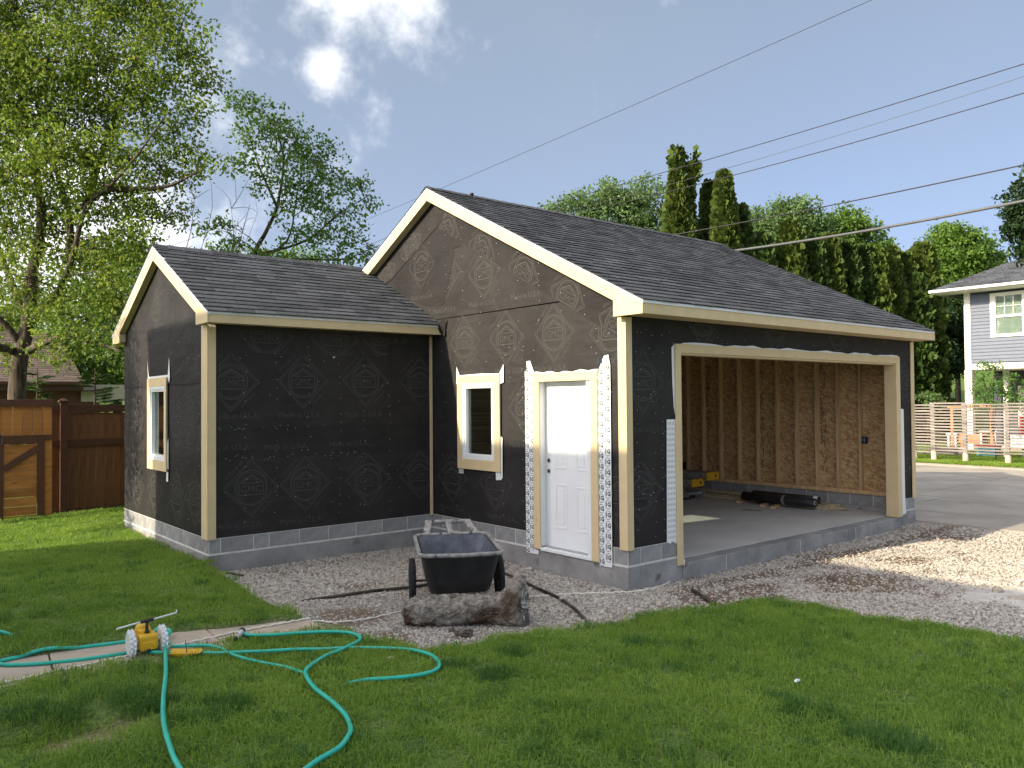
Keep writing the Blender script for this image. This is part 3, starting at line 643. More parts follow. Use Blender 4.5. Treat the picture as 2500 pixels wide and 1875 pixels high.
for a, b in [((-.0135, -.0135, .249), (-.0035, .47, .273)), ((-.0135, 1.49, .249), (-.0035, WY0-.0135, .273)), ((-.0035, -.0135, .249), (.905, -.0035, .273)), ((6.275, -.0135, .249), (L_+.004, -.0035, .273)),
             ((WX-.0135, WY0-.0135, .249), (-.014, WY0-.0035, .273)), ((WX-.0135, WY0-.0035, .249), (WX-.0035, WY1, .273))]:
    m = MB(); m.box(a, b); m.build('bed_joint', M['mortar'], G, bevel=.003)
_bm = {}
def block(axis, fixed, a, b, out, z0=ZM+.004, z1=ZB+.015, thick=.06):
    w = round(b-a-.013, 3); key = (axis, w, round(z1-z0, 3), thick)
    if key not in _bm:
        q = MB(); q.box((-w/2, -thick/2, -(z1-z0)/2), (w/2, thick/2, (z1-z0)/2)) if axis == 0 else q.box((-thick/2, -w/2, -(z1-z0)/2), (thick/2, w/2, (z1-z0)/2))
        _bm[key] = q.mesh('block', M['block'])
    c = (a+b)/2; f = fixed-out*thick/2+out*(.0+random.uniform(-.0015, .0015))
    link('block', _bm[key], G, loc=((c, f, (z0+z1)/2) if axis == 0 else (f, c, (z0+z1)/2)))
yj = [WY0] + [3.53-.406*k for k in range(5)] + [1.50]
for i in range(len(yj)-1): block(1, -.008, yj[i+1], yj[i], -1)
block(1, -.008, .205, .46, -1); block(1, -.008, -.004, .195, -1)
wj = [0, -.44, -.846, -1.252, -1.658, -2.064, -2.47, -2.673, -3.079, WX]
for i in range(len(wj)-1): block(0, WY0-.008, wj[i+1], wj[i], -1)
gj = [WY0] + [WY0+.2+.406*k for k in range(9)] + [WY1]
for i in range(len(gj)-1): block(1, WX-.008, gj[i], gj[i+1], -1)
for a, b in ((-.004, .2), (.2, .56), (.56, .905), (6.275, 6.66), (6.66, L_+.004)): block(0, -.008, a, b, -1)
k = 0
for y in np.arange(.2, 7.0, .406): block(1, L_-.19+.035, y, min(y+.406, 7.14), -1, .19, ZB+.015, .06)
m = MB(); m.box((L_-.1532, .19, .18), (L_-.12, D_-.19, ZB+.012)); m.build('mortar_joint', M['mortar'], G)

# ---------------------------------------------------------------- walls
def wallmesh(parent, rects, polys, ax, t0, t1, mat_, name='sheathing'):
    m = MB()
    for (a0, a1, z0, z1) in rects: m.prism([(a0, z0), (a1, z0), (a1, z1), (a0, z1)], ax, t0, t1)
    for p in polys: m.prism(p, ax, t0, t1)
    return m.build(name, mat_, parent)
gw = thing('gable_wall', None, None); gw.parent = G
wallmesh(gw, [(.0, .565, ZB, 2.4), (1.45, 2.29, ZB, 2.4), (3.0, D_, ZB, 2.4), (.565, 1.45, 2.345, 2.4), (2.29, 3.0, ZB, 1.30), (2.29, 3.0, 2.33, 2.4)],
         [[(0, 2.4), (D_, 2.4), (D_, 3.27), (3.68, 5.09), (0, 3.27)]], 0, .004, .10, M['osb'])
def sheet(parent, polys, ax, face, out, off, th=.0025):
    """one strip of wrap, off metres proud of the face"""
    bb = [(min(q[0] for q in p)-.002, max(q[0] for q in p)+.002, min(q[1] for q in p)-.002, max(q[1] for q in p)+.002) for p in polys]; grp = list(range(len(polys)))
    for i in range(len(polys)):
        for j in range(i):
            a, b = bb[i], bb[j]
            if a[0] < b[1] and b[0] < a[1] and a[2] < b[3] and b[2] < a[3]:
                g0, g1 = grp[i], grp[j]; grp = [g1 if g == g0 else g for g in grp]
    for g in sorted(set(grp)):                      # pieces that do not touch are pieces of their own
        m = MB()
        for p, k in zip(polys, grp):
            if k == g: m.prism(p, ax, face+out*off, face+out*(off+th))
        m.build('wrap_sheet', M['paper'], parent)
R = lambda a0, a1, z0, z1: [(a0, z0), (a1, z0), (a1, z1), (a0, z1)]
YI = WY0-.003
sheet(gw, [R(.0, .565, .425, 1.40), R(1.45, YI, .425, 1.29), R(1.45, 2.27, 1.29, 1.40), R(3.01, YI, 1.29, 1.40)], 0, 0, -1, .000)
sheet(gw, [R(.0, .565, 1.38, 2.33), R(1.45, 2.27, 1.39, 2.33), R(3.01, YI, 1.39, 2.33)], 0, 0, -1, .0028)
sheet(gw, [R(.0, YI, 2.345, 3.27), R(.0, .565, 2.31, 2.345), R(1.45, 2.27, 2.31, 2.345), R(3.01, YI, 2.31, 2.345), [(YI, 2.9), (5.9, 2.9), (5.9, 3.27), (YI, 3.27)]], 0, 0, -1, .0056)
sheet(gw, [[(0, 3.265), (7.3, 3.265), (3.68, 5.08), (0, 3.25)]], 0, 0, -1, .0084)
sheet(gw, [[(3.2, 4.1), (3.47, 3.45), (4.06, 3.50), (5.3, 4.05), (5.3, 4.32), (3.68, 5.08), (3.2, 4.85)]], 0, 0, -1, .0112)
sheet(gw, [[(3.02, 4.235), (3.60, 4.205), (3.60, 4.52), (3.3, 4.6)]], 0, 0, -1, .0140)
RL = lambda y: 2.77+(y-.09)*(4.56-2.77)/(3.56-.09)          # lower edge of the strip along the rake
sheet(gw, [[(0.0, RL(0)), (3.58, 4.575), (3.55, 4.99), (0.0, 3.25)]], 0, 0, -1, .0168)
sheet(gw, [[(3.46, 4.67), (4.9, 3.985), (5.1, 3.93), (5.6, 4.15), (3.68, 5.08), (3.5, 5.0)]], 0, 0, -1, .0196)
# printed emblems: first row up, rake strip, left strip
planes_top = [(.4988, 1, 0)]
def rakeclip(): return [(.4988, -1, 3.29), (-.4988, -1, 6.96)]
LP = lambda off: (0, -off, -1)
def gl(y, z, off, ang=0, planes=(), sc=1): # y given in world: printed x axis = -y
    P_ = xf(LOGO, ang, -y, z, sc)
    pl = [(-a, b, c) for a, b, c in planes]      # planes are given in (y, z)
    printed('printed_emblem', clip(P_, pl), LP(off), gw)
rk = [(.4988, -1, 3.155), (-.4988, -1, 6.83)]
strip_low = (-(4.56-2.77)/3.47, 1, -(RL(0)))
for y, z in ((2.52, 3.80), (4.02, 4.09)): gl(y, z, .0205 if y > 3 else .0125, 0, rk + ([(-.72, -1, 7.53)] if y > 3 else [((4.56-2.77)/3.47, -1, RL(0))]))
gl(3.38, 3.90, .0125, 0, rk+[(-1, 0, 3.46), ((4.56-2.77)/3.47, -1, RL(0))])
for y in (2.97, 2.06, 1.15): gl(y, 2.895, .0092, 0, [((4.56-2.77)/3.47, -1, RL(0))])
gl(.20, 2.84, .0092, 0, [((4.56-2.77)/3.47, -1, RL(0)), (1, 0, -.0)])
gl(1.68, 1.985, .0065, 0, [(1, 0, -1.52)]); gl(3.29, 1.01, .0035, 0, [(-1, 0, 3.77)]); gl(2.32, 1.0, .0035); gl(.13, 1.02, .0035, 0, [(1, 0, 0)])
for y, z in ((3.36, 4.53), (2.56, 4.11), (1.70, 3.69), (.90, 3.30), (.10, 2.9)): gl(y, z, .0200, -.46, rk+[strip_low, (1, 0, 0)], .92)
for y, z in ((4.31, 4.42), (5.05, 4.08)): gl(y, z, .0228, .44, rk+[(.47, 1, -6.29)], .9)
for y, z, o in ((4.03, 3.63, .0142), (2.56, 3.39, .0115), (1.66, 3.40, .0115), (3.44, 3.38, .0115), (2.83, 2.47, .0085), (2.0, 2.46, .0085), (1.21, 2.47, .0085), (1.72, 1.52, .006), (3.3, .58, .003), (2.2, .56, .003)):
    printed('printed_text', clip(xf(TXT_US, 0, -y, z), [(-(-1), 0, YI)] if z < 3.2 else []), LP(o), gw)
# staples
def staples(parent, pts, plane):
    ax, val, out = plane; m = MB()
    for a, z in pts:
        t = random.uniform(-.6, .6); w, h = .0045*abs(math.cos(t))+.0014, .0045*abs(math.sin(t))+.0014
        lo, hi = sorted((val, val+out*.002)); m.box((lo, a-w, z-h) if ax == 0 else (a-w, lo, z-h), (hi, a+w, z+h) if ax == 0 else (a+w, hi, z+h))
    tag(m.build('staple', M['staple'], parent), kind='stuff')
def staple_cols(cols, z0, z1, st, extra=0, rng_=(0, 1)):
    o = []
    for c in cols:
        z = z0+random.uniform(0, st)
        while z < z1: o.append((c+random.gauss(0, .012), z)); z += st*random.uniform(.6, 1.5)
    for _ in range(extra): o.append((random.uniform(*rng_), random.uniform(z0, z1)))
    return o
staples(gw, [p for p in staple_cols([.22, .42, 1.72, 2.12, 3.18, 3.5], .5, 2.9, .17, 40, (.05, 3.5)) if not (.2 < p[0] < 1.7 and p[1] < 2.6) and not (2.1 < p[0] < 3.2 and 1.0 < p[1] < 2.6)], (0, -.0235, 1))
staples(gw, [(y, z) for y, z in staple_cols([.6, 1.0, 1.4, 1.8, 2.2, 2.6, 3.0, 3.4, 3.8, 4.2], 3.0, 4.8, .2) if z < 3.1+.4988*min(y, 7.36-y) and z > 3.0], (0, -.0235, 1))

fw = thing('front_wall', None, None, (0, 0, 0)); fw.parent = G
OX0, OX1, OZ = .91, 6.27, 2.615
wallmesh(fw, [(.105, OX0-.02, ZB, OZ+.02), (OX1+.02, L_, ZB, OZ+.02), (.105, L_, OZ+.02, 3.25)], [], 1, .004, .13, M['osb'])
sheet(fw, [R(0, OX0-.02, .425, 1.41), R(OX1+.02, L_, .425, 1.41)], 1, 0, -1, 0)
sheet(fw, [R(0, OX0-.02, 1.39, 2.0), R(OX1+.02, L_, 1.39, 2.3)], 1, 0, -1, .0028)
sheet(fw, [R(0, OX0-.02, 1.845, 2.69), R(OX1+.02, L_, 2.25, 2.69)], 1, 0, -1, .0056)
sheet(fw, [R(0, L_, 2.675, 3.24)], 1, 0, -1, .0084)
def fl(x, z, off, planes=(), sc=1): printed('printed_emblem', clip(xf(LOGO, 0, x, z, sc), planes), (1, -off, 1), fw)
fl(.27, 2.28, .009, [(1, 0, -.075)]); fl(.22, 1.07, .0032, [(1, 0, -.075)]); fl(1.35, 3.05, .0115, [(0, -1, 2.97)]); fl(2.9, 3.05, .0115, [(0, -1, 2.97)]); fl(4.5, 3.05, .0115, [(0, -1, 2.97)])
fl(6.62, 2.3, .0085, [(-1, 0, 6.8)]); fl(6.62, 1.1, .0032, [(-1, 0, 6.8)]); printed('printed_text', clip(xf(TXT_US, 0, .35, 1.75), [(1, 0, -.08), (-1, 0, .84)]), (1, -.006, 1), fw)
staples(fw, staple_cols([.18, .45, .6], .5, 2.9, .16, 22, (.1, .8)) + staple_cols([6.5, 6.7], .5, 2.9, .2, 10, (6.4, 6.75)) + [(random.uniform(.1, 6.7), random.uniform(2.75, 2.95)) for _ in range(24)], (1, -.012, 1))

ww = thing('wing_wall', None, None); ww.parent = G
wallmesh(ww, [(WX+.1, 0, ZB, 3.2)], [], 1, WY0+.004, WY0+.1, M['osb'])
XA = WX
sheet(ww, [R(XA, -.028, .425, 1.41)], 1, WY0, -1, 0)
sheet(ww, [R(XA, -.028, 1.39, 1.80)], 1, WY0, -1, .0028)
sheet(ww, [R(XA, -.028, 1.77, 2.72)], 1, WY0, -1, .0056)
sheet(ww, [R(XA, -.028, 2.695, 3.18)], 1, WY0, -1, .0084)
sheet(ww, [[(-.75, 2.45), (-.028, 2.47), (-.028, 2.9), (-.75, 2.9)]], 1, WY0, -1, .0112)
def wlg(x, z, off, planes=()): printed('printed_emblem', clip(xf(LOGO, 0, x, z), list(planes)+[(1, 0, -(WX+.1)), (-1, 0, -.03)]), (1, WY0-off, 1), ww)
for x, z in ((-2.95, 2.34), (-2.01, 2.36), (-1.1, 2.37)): wlg(x, z, .009, [(0, -1, 2.69)])
wlg(-.22, 2.36, .0142)
for x, z in ((-2.70, 1.03), (-1.98, 1.03), (-1.06, 1.02), (-.22, 1.03)): wlg(x, z, .0032)
for x, z in ((-2.5, 2.92), (-1.56, 2.92), (-.8, 2.95)): wlg(x, z, .0118, [(0, -1, 2.98), (0, 1, -2.7)])
for x, z, o in ((-2.89, 1.92, .0088), (-2.05, 1.92, .0088), (-1.12, 1.91, .0088), (-3.0, 1.54, .006), (-2.24, 1.52, .006), (-1.34, 1.52, .006), (-2.85, .58, .003), (-2.04, .56, .003)): printed('printed_text', clip(xf(TXT_US, 0, x, z), [(1, 0, -(WX+.1))]), (1, WY0-o, 1), ww)
staples(ww, staple_cols([-2.78, -2.37, -1.94, -1.49, -1.12, -.72], .55, 2.95, .15) + [(random.uniform(-3.1, -1.1), 1.40+random.gauss(0, .02)) for _ in range(26)] + [(random.uniform(-3.1, -2.2), 1.77+random.gauss(0, .015)) for _ in range(14)] + [(random.uniform(-3.1, -.1), random.uniform(.5, 2.9)) for _ in range(30)], (1, WY0-.0125, 1))
m = MB(); m.prism([(-1.60, 2.685), (-1.555, 2.685), (-1.575, 2.668)], 1, WY0-.020, WY0-.0145); m.build('torn_patch', M['white'], ww)

wg = thing('wing_gable', None, None); wg.parent = G
WWIN = (5.40, 6.14, 1.30, 2.30)
wallmesh(wg, [(WY0, WWIN[0], ZB, 2.5), (WWIN[1], WY1, ZB, 2.5), (WWIN[0], WWIN[1], ZB, WWIN[2]), (WWIN[0], WWIN[1], WWIN[3], 2.5)], [[(WY0, 2.5), (WY1, 2.5), (WY1, 3.16), (5.7, 4.18), (WY0, 3.2)]], 0, WX+.004, WX+.1, M['osb'])
a, b, c, d = WWIN
sheet(wg, [R(WY0, WY1, .425, c+.01), R(WY0, a-.02, c+.01, 1.41), R(b+.02, WY1, c+.01, 1.41)], 0, WX, -1, 0)
sheet(wg, [R(WY0, a-.02, 1.39, 2.34), R(b+.02, WY1, 1.39, 2.34)], 0, WX, -1, .0028)
sheet(wg, [R(WY0, WY1, 2.325, 3.16), R(WY0, a-.02, 2.31, 2.33), R(b+.02, WY1, 2.31, 2.33)], 0, WX, -1, .0056)
sheet(wg, [[(4.45, 3.12), (6.43, 3.13), (WY1, 3.1), (WY1, 3.16), (5.7, 4.17), (4.45, 3.55)]], 0, WX, -1, .0084)
sheet(wg, [[(5.05, 3.16), (6.43, 3.13), (5.85, 3.75), (5.05, 3.4)]], 0, WX, -1, .0112)
sheet(wg, [[(WY0, 2.80), (4.57, 2.82), (5.22, 3.47), (5.85, 3.7), (5.85, 4.1), (5.7, 4.17), (WY0, 3.18)]], 0, WX, -1, .0140)
def wgl(y, z, off, ang=0, sc=1, planes=()): printed('printed_emblem', clip(xf(LOGO, ang, -y, z, sc), [(-p, q, r) for p, q, r in planes]), (0, WX-off, -1), wg)
wk = [(.5, -1, 1.27), (-.5, -1, 6.99)]
for y, z in ((5.0, 2.75), (4.35, 2.72), (6.6, 2.75)): wgl(y, z, .009, 0, 1, [(-.75, -1, 5.9)])
wgl(5.9, 3.42, .0142, 0, .8, wk+[(1, 0, -5.05)]); wgl(5.25, 3.45, .0118, 0, .8, wk+[(-1, 0, 5.6), (1, -1, -1.8)])
for y, z in ((4.5, 1.9), (5.0, 1.85), (6.9, 1.85)): wgl(y, z, .006)
for y, z in ((4.3, .9), (5.0, .85), (6.0, .86), (6.9, .86)): wgl(y, z, .003)
staples(wg, staple_cols([4.1, 4.5, 4.9, 5.2, 6.3, 6.7, 7.1, 7.4], .5, 3.0, .2), (0, WX-.0165, 1))
# far and back walls, wing back
fwall = thing('far_wall', None, None); fwall.parent = G
m = MB()
X6 = L_-.10
seams = [.18, 1.60, 2.82, 4.04, 5.26, D_]
for i in range(5):
    q = MB(); q.box((X6, seams[i]+.002, ZB+.02), (X6+.011, seams[i+1]-.002, 3.4)); q.build('osb_panel', M['osb'], fwall)
STY = [4.45, 4.06, 3.645, 3.22, 2.805, 2.39, 1.995, 1.60, 1.205, .80, .30, 4.86, 5.27, 5.68, 6.09, 6.5, 6.9]
sm = MB(); sm.box((-.044, -.019, -1.35), (.044, .019, 1.35)); smesh = sm.mesh('stud', M['stud'])
for y in STY: link('stud', smesh, fwall, loc=(X6-.0455, y, .515+1.35))
m = MB(); m.box((X6-.09, .2, .470), (X6-.001, D_-.12, .513)); m.build('sill_plate', M['stud'], fwall)
m = MB(); m.box((X6-.10, .2, .4505), (X6+.0, D_-.12, .4695)); m.build('sill_plate', M['stud'], fwall)
m = MB()
for y0 in (3.98, 2.77, 1.51):                             # mill stamps along the panel edges (unreadable)
    for col in range(4):
        z = .72+random.uniform(0, .3)
        while z < 2.75:
            hgt = random.uniform(.02, .09)
            if random.random() < .62: m.box((X6-.0016, y0-.05+col*.028, z), (X6-.0006, y0-.05+col*.028+.014, z+hgt))
            z += hgt+random.uniform(.008, .05)
m.build('mill_stamp', M['black_pl'], fwall)
q = MB(); q.box((X6-.075, .70, 1.305), (X6-.002, .775, 1.42)); q.box((X6-.078, .715, 1.33), (X6-.0755, .733, 1.40), 1); q.box((X6-.078, .745, 1.345), (X6-.0755, .757, 1.395), 1)
o = q.build('outlet_box', [mat('blue_box', (.012, .03, .11), .5, .1, 5), M['steel']], None); tag(o, 'blue electrical outlet box fixed to a bare stud inside the garage', 'outlet box')
m = MB(); m.box((X6+.012, .0, ZB), (L_, D_, 3.25)); m.prism([(0, 3.25), (D_, 3.25), (D_, 3.26), (3.68, 5.08), (0, 3.26)], 0, X6+.012, L_); m.build('outer_sheathing', M['paper'], G)
m = MB(); m.box((.10, D_-.1, ZB), (X6, D_, 3.25)); m.build('back_wall', M['osb'], G)
m = MB(); m.box((WX+.1, WY1-.1, ZB), (0, WY1, 3.15)); m.build('wing_back_wall', M['osb'], G)

# ---------------------------------------------------------------- roof
XR0, XR1 = -.148, 6.85
rf = thing('main_roof', None, None); rf.parent = G
m = MB(); m.prism([(-.374, T(-.374)-.036), (3.68, T(3.68)-.036), (3.68, T(3.68)-.012), (-.374, T(-.374)-.012)], 0, XR0+.02, XR1-.02)
m.prism([(3.68, T(3.68)-.036), (7.73, T(7.73)-.036), (7.73, T(7.73)-.012), (3.68, T(3.68)-.012)], 0, XR0+.02, XR1-.02); m.build('roof_deck', M['osb'], rf)
m = MB(); m.prism([(3.70, T(3.70)-.011), (7.745, T(7.745)-.011), (7.745, T(7.745)+.002), (3.70, T(3.70)+.002)], 0, XR0-.012, XR1+.012); m.build('back_slope_shingles', M['shingle'], rf)
wr = thing('wing_roof', None, None); wr.parent = G
WR0 = -3.33
m = MB(); m.prism([(3.504, TW(3.504)-.036), (5.7, TW(5.7)-.036), (5.7, TW(5.7)-.012), (3.504, TW(3.504)-.012)], 0, WR0+.02, -.002)
m.prism([(5.7, TW(5.7)-.036), (7.896, TW(7.896)-.036), (7.896, TW(7.896)-.012), (5.7, TW(5.7)-.012)], 0, WR0+.02, -.002); m.build('roof_deck', M['osb'], wr)
m = MB(); m.prism([(5.72, TW(5.72)-.011), (7.92, TW(7.92)-.011), (7.92, TW(7.92)+.002), (5.72, TW(5.72)+.002)], 0, WR0-.012, -.002); m.build('back_slope_shingles', M['shingle'], wr)
# shingle tabs, laid in courses; the nearest 300 are single pieces
TABS = []
def slope_tabs(xa, xb, y0, y1, zf, parent, EXP=.1425, TW_=.335):
    ang = math.atan(.4988); n = np.array([0, -math.sin(ang), math.cos(ang)]); s = np.array([0, math.cos(ang), math.sin(ang)])
    L = (y1-y0)/math.cos(ang); nc = int(L/EXP)+1
    for i in range(nc):
        x = xa - (i % 2)*TW_/2 - random.uniform(0, .12)
        while x < xb-.02:
            w = TW_*random.choice((.55, .8, 1, 1, 1.15)); a, b = max(x, xa), min(x+w, xb); x += w
            if b-a < .03: continue
            t0 = i*EXP; yy = y0+t0*math.cos(ang); 
            if yy > y1-.02: continue
            Lh = min(.175, L-t0)
            TABS.append((a, b-.009, yy, zf(yy), s, n, Lh, parent, random.uniform(0, .0045), random.uniform(-.004, .004)))
slope_tabs(XR0-.012, XR1+.012, -.398, 3.70, T, rf); slope_tabs(WR0-.012, -.004, 3.478, 5.72, TW, wr)
def tab_verts(a, b, y, z, s, n, L, lift, wav):
    o = np.array([0, y, z]); X = np.array([1., 0, 0]); th = .0062+lift*1.4; o = o + s*wav
    lo = o + n*(.0035); up = o + s*L + n*(-.003)
    q = [lo+X*a, lo+X*b, up+X*b, up+X*a]; return [p-n*.004 for p in q] + [q[0]+n*th, q[1]+n*th, q[2]+n*.002, q[3]+n*.002]
BOXF = [(0, 3, 2, 1), (4, 5, 6, 7), (0, 1, 5, 4), (1, 2, 6, 5), (2, 3, 7, 6), (3, 0, 4, 7)]
def seen_size(t):
    c = np.array([(t[0]+t[1])/2, t[2], t[3]])-CP; d = np.linalg.norm(c); z = c@FX; return (t[1]-t[0])*abs(c@t[5])/d/z**2
order = sorted(range(len(TABS)), key=lambda i: -seen_size(TABS[i])); single = set(order[:290])
_tm = {}
for par in (rf, wr):
    V, F = [], []
    for i, t in enumerate(TABS):
        if t[7] is not par: continue
        a, b, y, z, s, n, Lh, _, lift, wav = t
        if i in single:
            key = (round(b-a, 2), round(Lh, 3), i % 4)
            if key not in _tm:
                q = MB(); q.add(tab_verts(-(b-a)/2, (b-a)/2, 0, 0, s, n, Lh, lift, 0), BOXF); _tm[key] = q.mesh('shingle', M['shingle'])
            link('shingle', _tm[key], par, loc=((a+b)/2, y+s[1]*wav, z+s[2]*wav))
        else:
            k = len(V); V += tab_verts(a, b, y, z, s, n, Lh, lift, wav); F += [tuple(j+k for j in f) for f in BOXF]
    tag(link('shingle_courses', np_mesh('shingle_courses', V, F, M['shingle']), par), kind='stuff')
def ridge_caps(xa, xb, yr, zr, parent):
    q = MB(); w = .14
    q.add([(-.15, -w, -w*.5+.006), (.15, -w, -w*.5), (.15, 0, .002), (.15, w, -w*.5), (-.15, w, -w*.5+.006), (-.15, 0, .012), (-.15, -w, -w*.5-.006), (-.15, 0, -.004), (-.15, w, -w*.5-.006)],
          [(0, 1, 2, 5), (5, 2, 3, 4), (6, 0, 5, 7), (7, 5, 4, 8)]); me = q.mesh('ridge_cap', M['shingle'])
    x = xa+.15
    while x < xb: link('ridge_cap', me, parent, loc=(x, yr, zr+.014+random.uniform(0, .003))); x += .2
ridge_caps(XR0-.012, XR1, 3.68, T(3.68), rf); ridge_caps(WR0-.012, -.14, 5.7, TW(5.7), wr)
# fascia, rakes, soffits
def tb(name, parent, a, b, mat_='trim', bev=.003): q = MB(); q.box(a, b); return q.build(name, M[mat_], parent, bevel=bev)
tb('fascia_board', rf, (XR0+.0235, -.378, 2.988), (3.598, -.356, T(-.378)-.03)); tb('fascia_board', rf, (3.602, -.3775, 2.989), (XR1, -.356, T(-.378)-.03)); tb('drip_edge', rf, (XR0, -.388, T(-.378)-.042), (XR1, -.352, T(-.378)-.010), 'drip', .002)
tb('soffit', rf, (XR0+.024, -.3555, 3.0), (XR1, -.002, 3.012)); tb('subfascia', rf, (XR0+.03, -.354, 3.013), (XR1-.03, -.32, 3.1), 'stud', 0)
def pr(name, parent, poly, ax, t0, t1, mat_='trim', bev=.003): q = MB(); q.prism(poly, ax, t0, t1); return q.build(name, M[mat_], parent, bevel=bev)
rb = lambda y: T(y)-.188
pr('rake_board', rf, [(.045, rb(.045)), (3.679, rb(3.679)), (3.679, T(3.679)-.032), (-.374, T(-.374)-.032), (-.374, 3.2-.1), (.045, 3.188)], 0, XR0, XR0+.023) if False else None
pr('rake_board', rf, [(.043, rb(.043)), (3.679, rb(3.679)), (3.679, T(3.679)-.03), (.043, T(.043)-.03)], 0, XR0, XR0+.023)
pr('rake_return', rf, [(-.378, 2.985), (.042, 2.985), (.042, T(.042)-.03), (-.378, T(-.378)-.03)], 0, XR0+.0005, XR0+.0225)
pr('rake_board', rf, [(3.6805, rb(3.6805)), (3.6805, T(3.68)-.03), (6.0, T(6.0)-.03), (6.0, rb(6.0))], 0, XR0, XR0+.023)
pr('drip_edge', rf, [(-.385, T(-.385)-.040), (3.68, T(3.68)-.040), (3.68, T(3.68)-.010), (-.385, T(-.385)-.010)], 0, XR0-.006, XR0+.03, 'drip', .002)
pr('drip_edge', rf, [(3.68, T(3.68)-.040), (6.0, T(6.0)-.040), (6.0, T(6.0)-.010), (3.68, T(3.68)-.010)], 0, XR0-.006, XR0+.03, 'drip', .002)
pr('rake_soffit', rf, [(.0, rb(0)+.012), (3.68, rb(3.68)+.012), (3.68, rb(3.68)+.024), (0, rb(0)+.024)], 0, XR0+.0235, -.024)
pr('rake_soffit', rf, [(3.68, rb(3.68)+.012), (6.0, rb(6)+.012), (6, rb(6)+.024), (3.68, rb(3.68)+.024)], 0, XR0+.0235, -.024)
tb('return_soffit', rf, (XR0+.0235, -.0015, 2.992), (-.024, .040, 3.003)); pr('return_end', rf, [(XR0+.0235, 3.0035), (-.024, 3.0035), (-.024, 3.16), (XR0+.0235, 3.16)], 1, .028, .041)
pr('rake_board', rf, [(-.378, 2.99), (0, 2.99), (3.68, rb(3.68)), (7.7, 2.99), (7.7, T(7.7)-.03), (3.68, T(3.68)-.03), (-.378, T(-.378)-.03)], 0, XR1+.001, XR1+.022, bev=0)
wb = lambda y: TW(y)-.205
tb('fascia_board', wr, (WR0+.0235, 3.507, 3.03), (-.002, 3.529, TW(3.507)-.03)); tb('drip_edge', wr, (WR0, 3.496, TW(3.507)-.042), (-.002, 3.531, TW(3.507)-.010), 'drip', .002)
tb('soffit', wr, (WR0+.024, 3.5295, 3.04), (-.026, WY0-.016, 3.052))
pr('rake_board', wr, [(3.921, wb(3.921)), (5.699, wb(5.699)), (5.699, TW(5.699)-.03), (3.921, TW(3.921)-.03)], 0, WR0, WR0+.023)
pr('rake_return', wr, [(3.507, 3.028), (3.92, 3.028), (3.92, TW(3.92)-.03), (3.507, TW(3.507)-.03)], 0, WR0+.0005, WR0+.0225)
pr('rake_board', wr, [(5.7005, wb(5.7005)), (5.7005, TW(5.7005)-.03), (7.479, TW(7.479)-.03), (7.479, wb(7.479))], 0, WR0, WR0+.023)
pr('rake_return', wr, [(7.48, 3.028), (7.893, 3.028), (7.893, TW(7.893)-.03), (7.48, TW(7.48)-.03)], 0, WR0+.0005, WR0+.0225)
for s_ in ((3.49, 5.7), (5.7, 7.91)):
    pr('drip_edge', wr, [(s_[0], TW(s_[0])-.040), (s_[1], TW(s_[1])-.040), (s_[1], TW(s_[1])-.010), (s_[0], TW(s_[0])-.010)], 0, WR0-.006, WR0+.03, 'drip', .002)
    pr('rake_soffit', wr, [(s_[0], wb(s_[0])+.012), (s_[1], wb(s_[1])+.012), (s_[1], wb(s_[1])+.024), (s_[0], wb(s_[0])+.024)], 0, WR0+.0235, WX-.018)
tb('return_soffit', wr, (WR0+.0235, WY0-.015, 3.034), (WX-.018, 3.9, 3.045)); tb('fascia_board', wr, (WR0+.0235, 7.871, 3.03), (-.1, 7.893, TW(7.893)-.03)); tb('soffit', wr, (WR0+.024, 7.5, 3.034), (WX-.018, 7.87, 3.045))
pr('return_end', wr, [(WR0+.0235, 3.046), (WX-.018, 3.046), (WX-.018, 3.17), (WR0+.0235, 3.17)], 1, 3.902, 3.915)
pr('return_end', wr, [(WR0+.0235, 3.046), (WX-.018, 3.046), (WX-.018, 3.17), (WR0+.0235, 3.17)], 1, 7.483, 7.496)
# torn paper flap where the wing eave meets the gable
m = MB(); m.add([(-.03, 3.50, 3.03), (-.03, 3.40, 3.10), (-.05, 3.36, 3.27), (-.09, 3.47, 3.20), (-.10, 3.52, 3.12), (-.045, 3.40, 3.0)], [(0, 1, 3, 4), (1, 2, 3), (0, 5, 1)]); m.build('paper_flap', M['paper'], G)
# small vent stub on the ridge
m = MB(); m.lathe([(.018, -.02), (.018, .03), (.03, .035), (.03, .06), (.0, .066)], (.62, 3.62, T(3.62)), n=12); tag(m.build('roof_stub', M['black_pl'], None), 'small black cable bracket sticking up from the main ridge', 'bracket')

# corner boards
tb('corner_board', G, (-.030, -.030, .438), (-.0215, .092, 2.985)); tb('corner_board', G, (-.0213, -.0302, .438), (.072, -.0135, 2.985))
tb('corner_board', G, (WX-.030, WY0-.030, .440), (WX-.0185, WY0+.185, 3.028)); tb('corner_board', G, (WX-.0183, WY0-.0302, .440), (WX+.075, WY0-.0155, 3.028))
tb('corner_board', G, (L_-.09, -.030, .438), (L_+.022, -.0135, 2.985)); tb('corner_board', G, (L_+.002, -.0132, .438), (L_+.022, .09, 2.985))
tb('inside_corner_strip', G, (-.062, WY0-.0445, .44), (-.0245, WY0-.0150, 3.02))

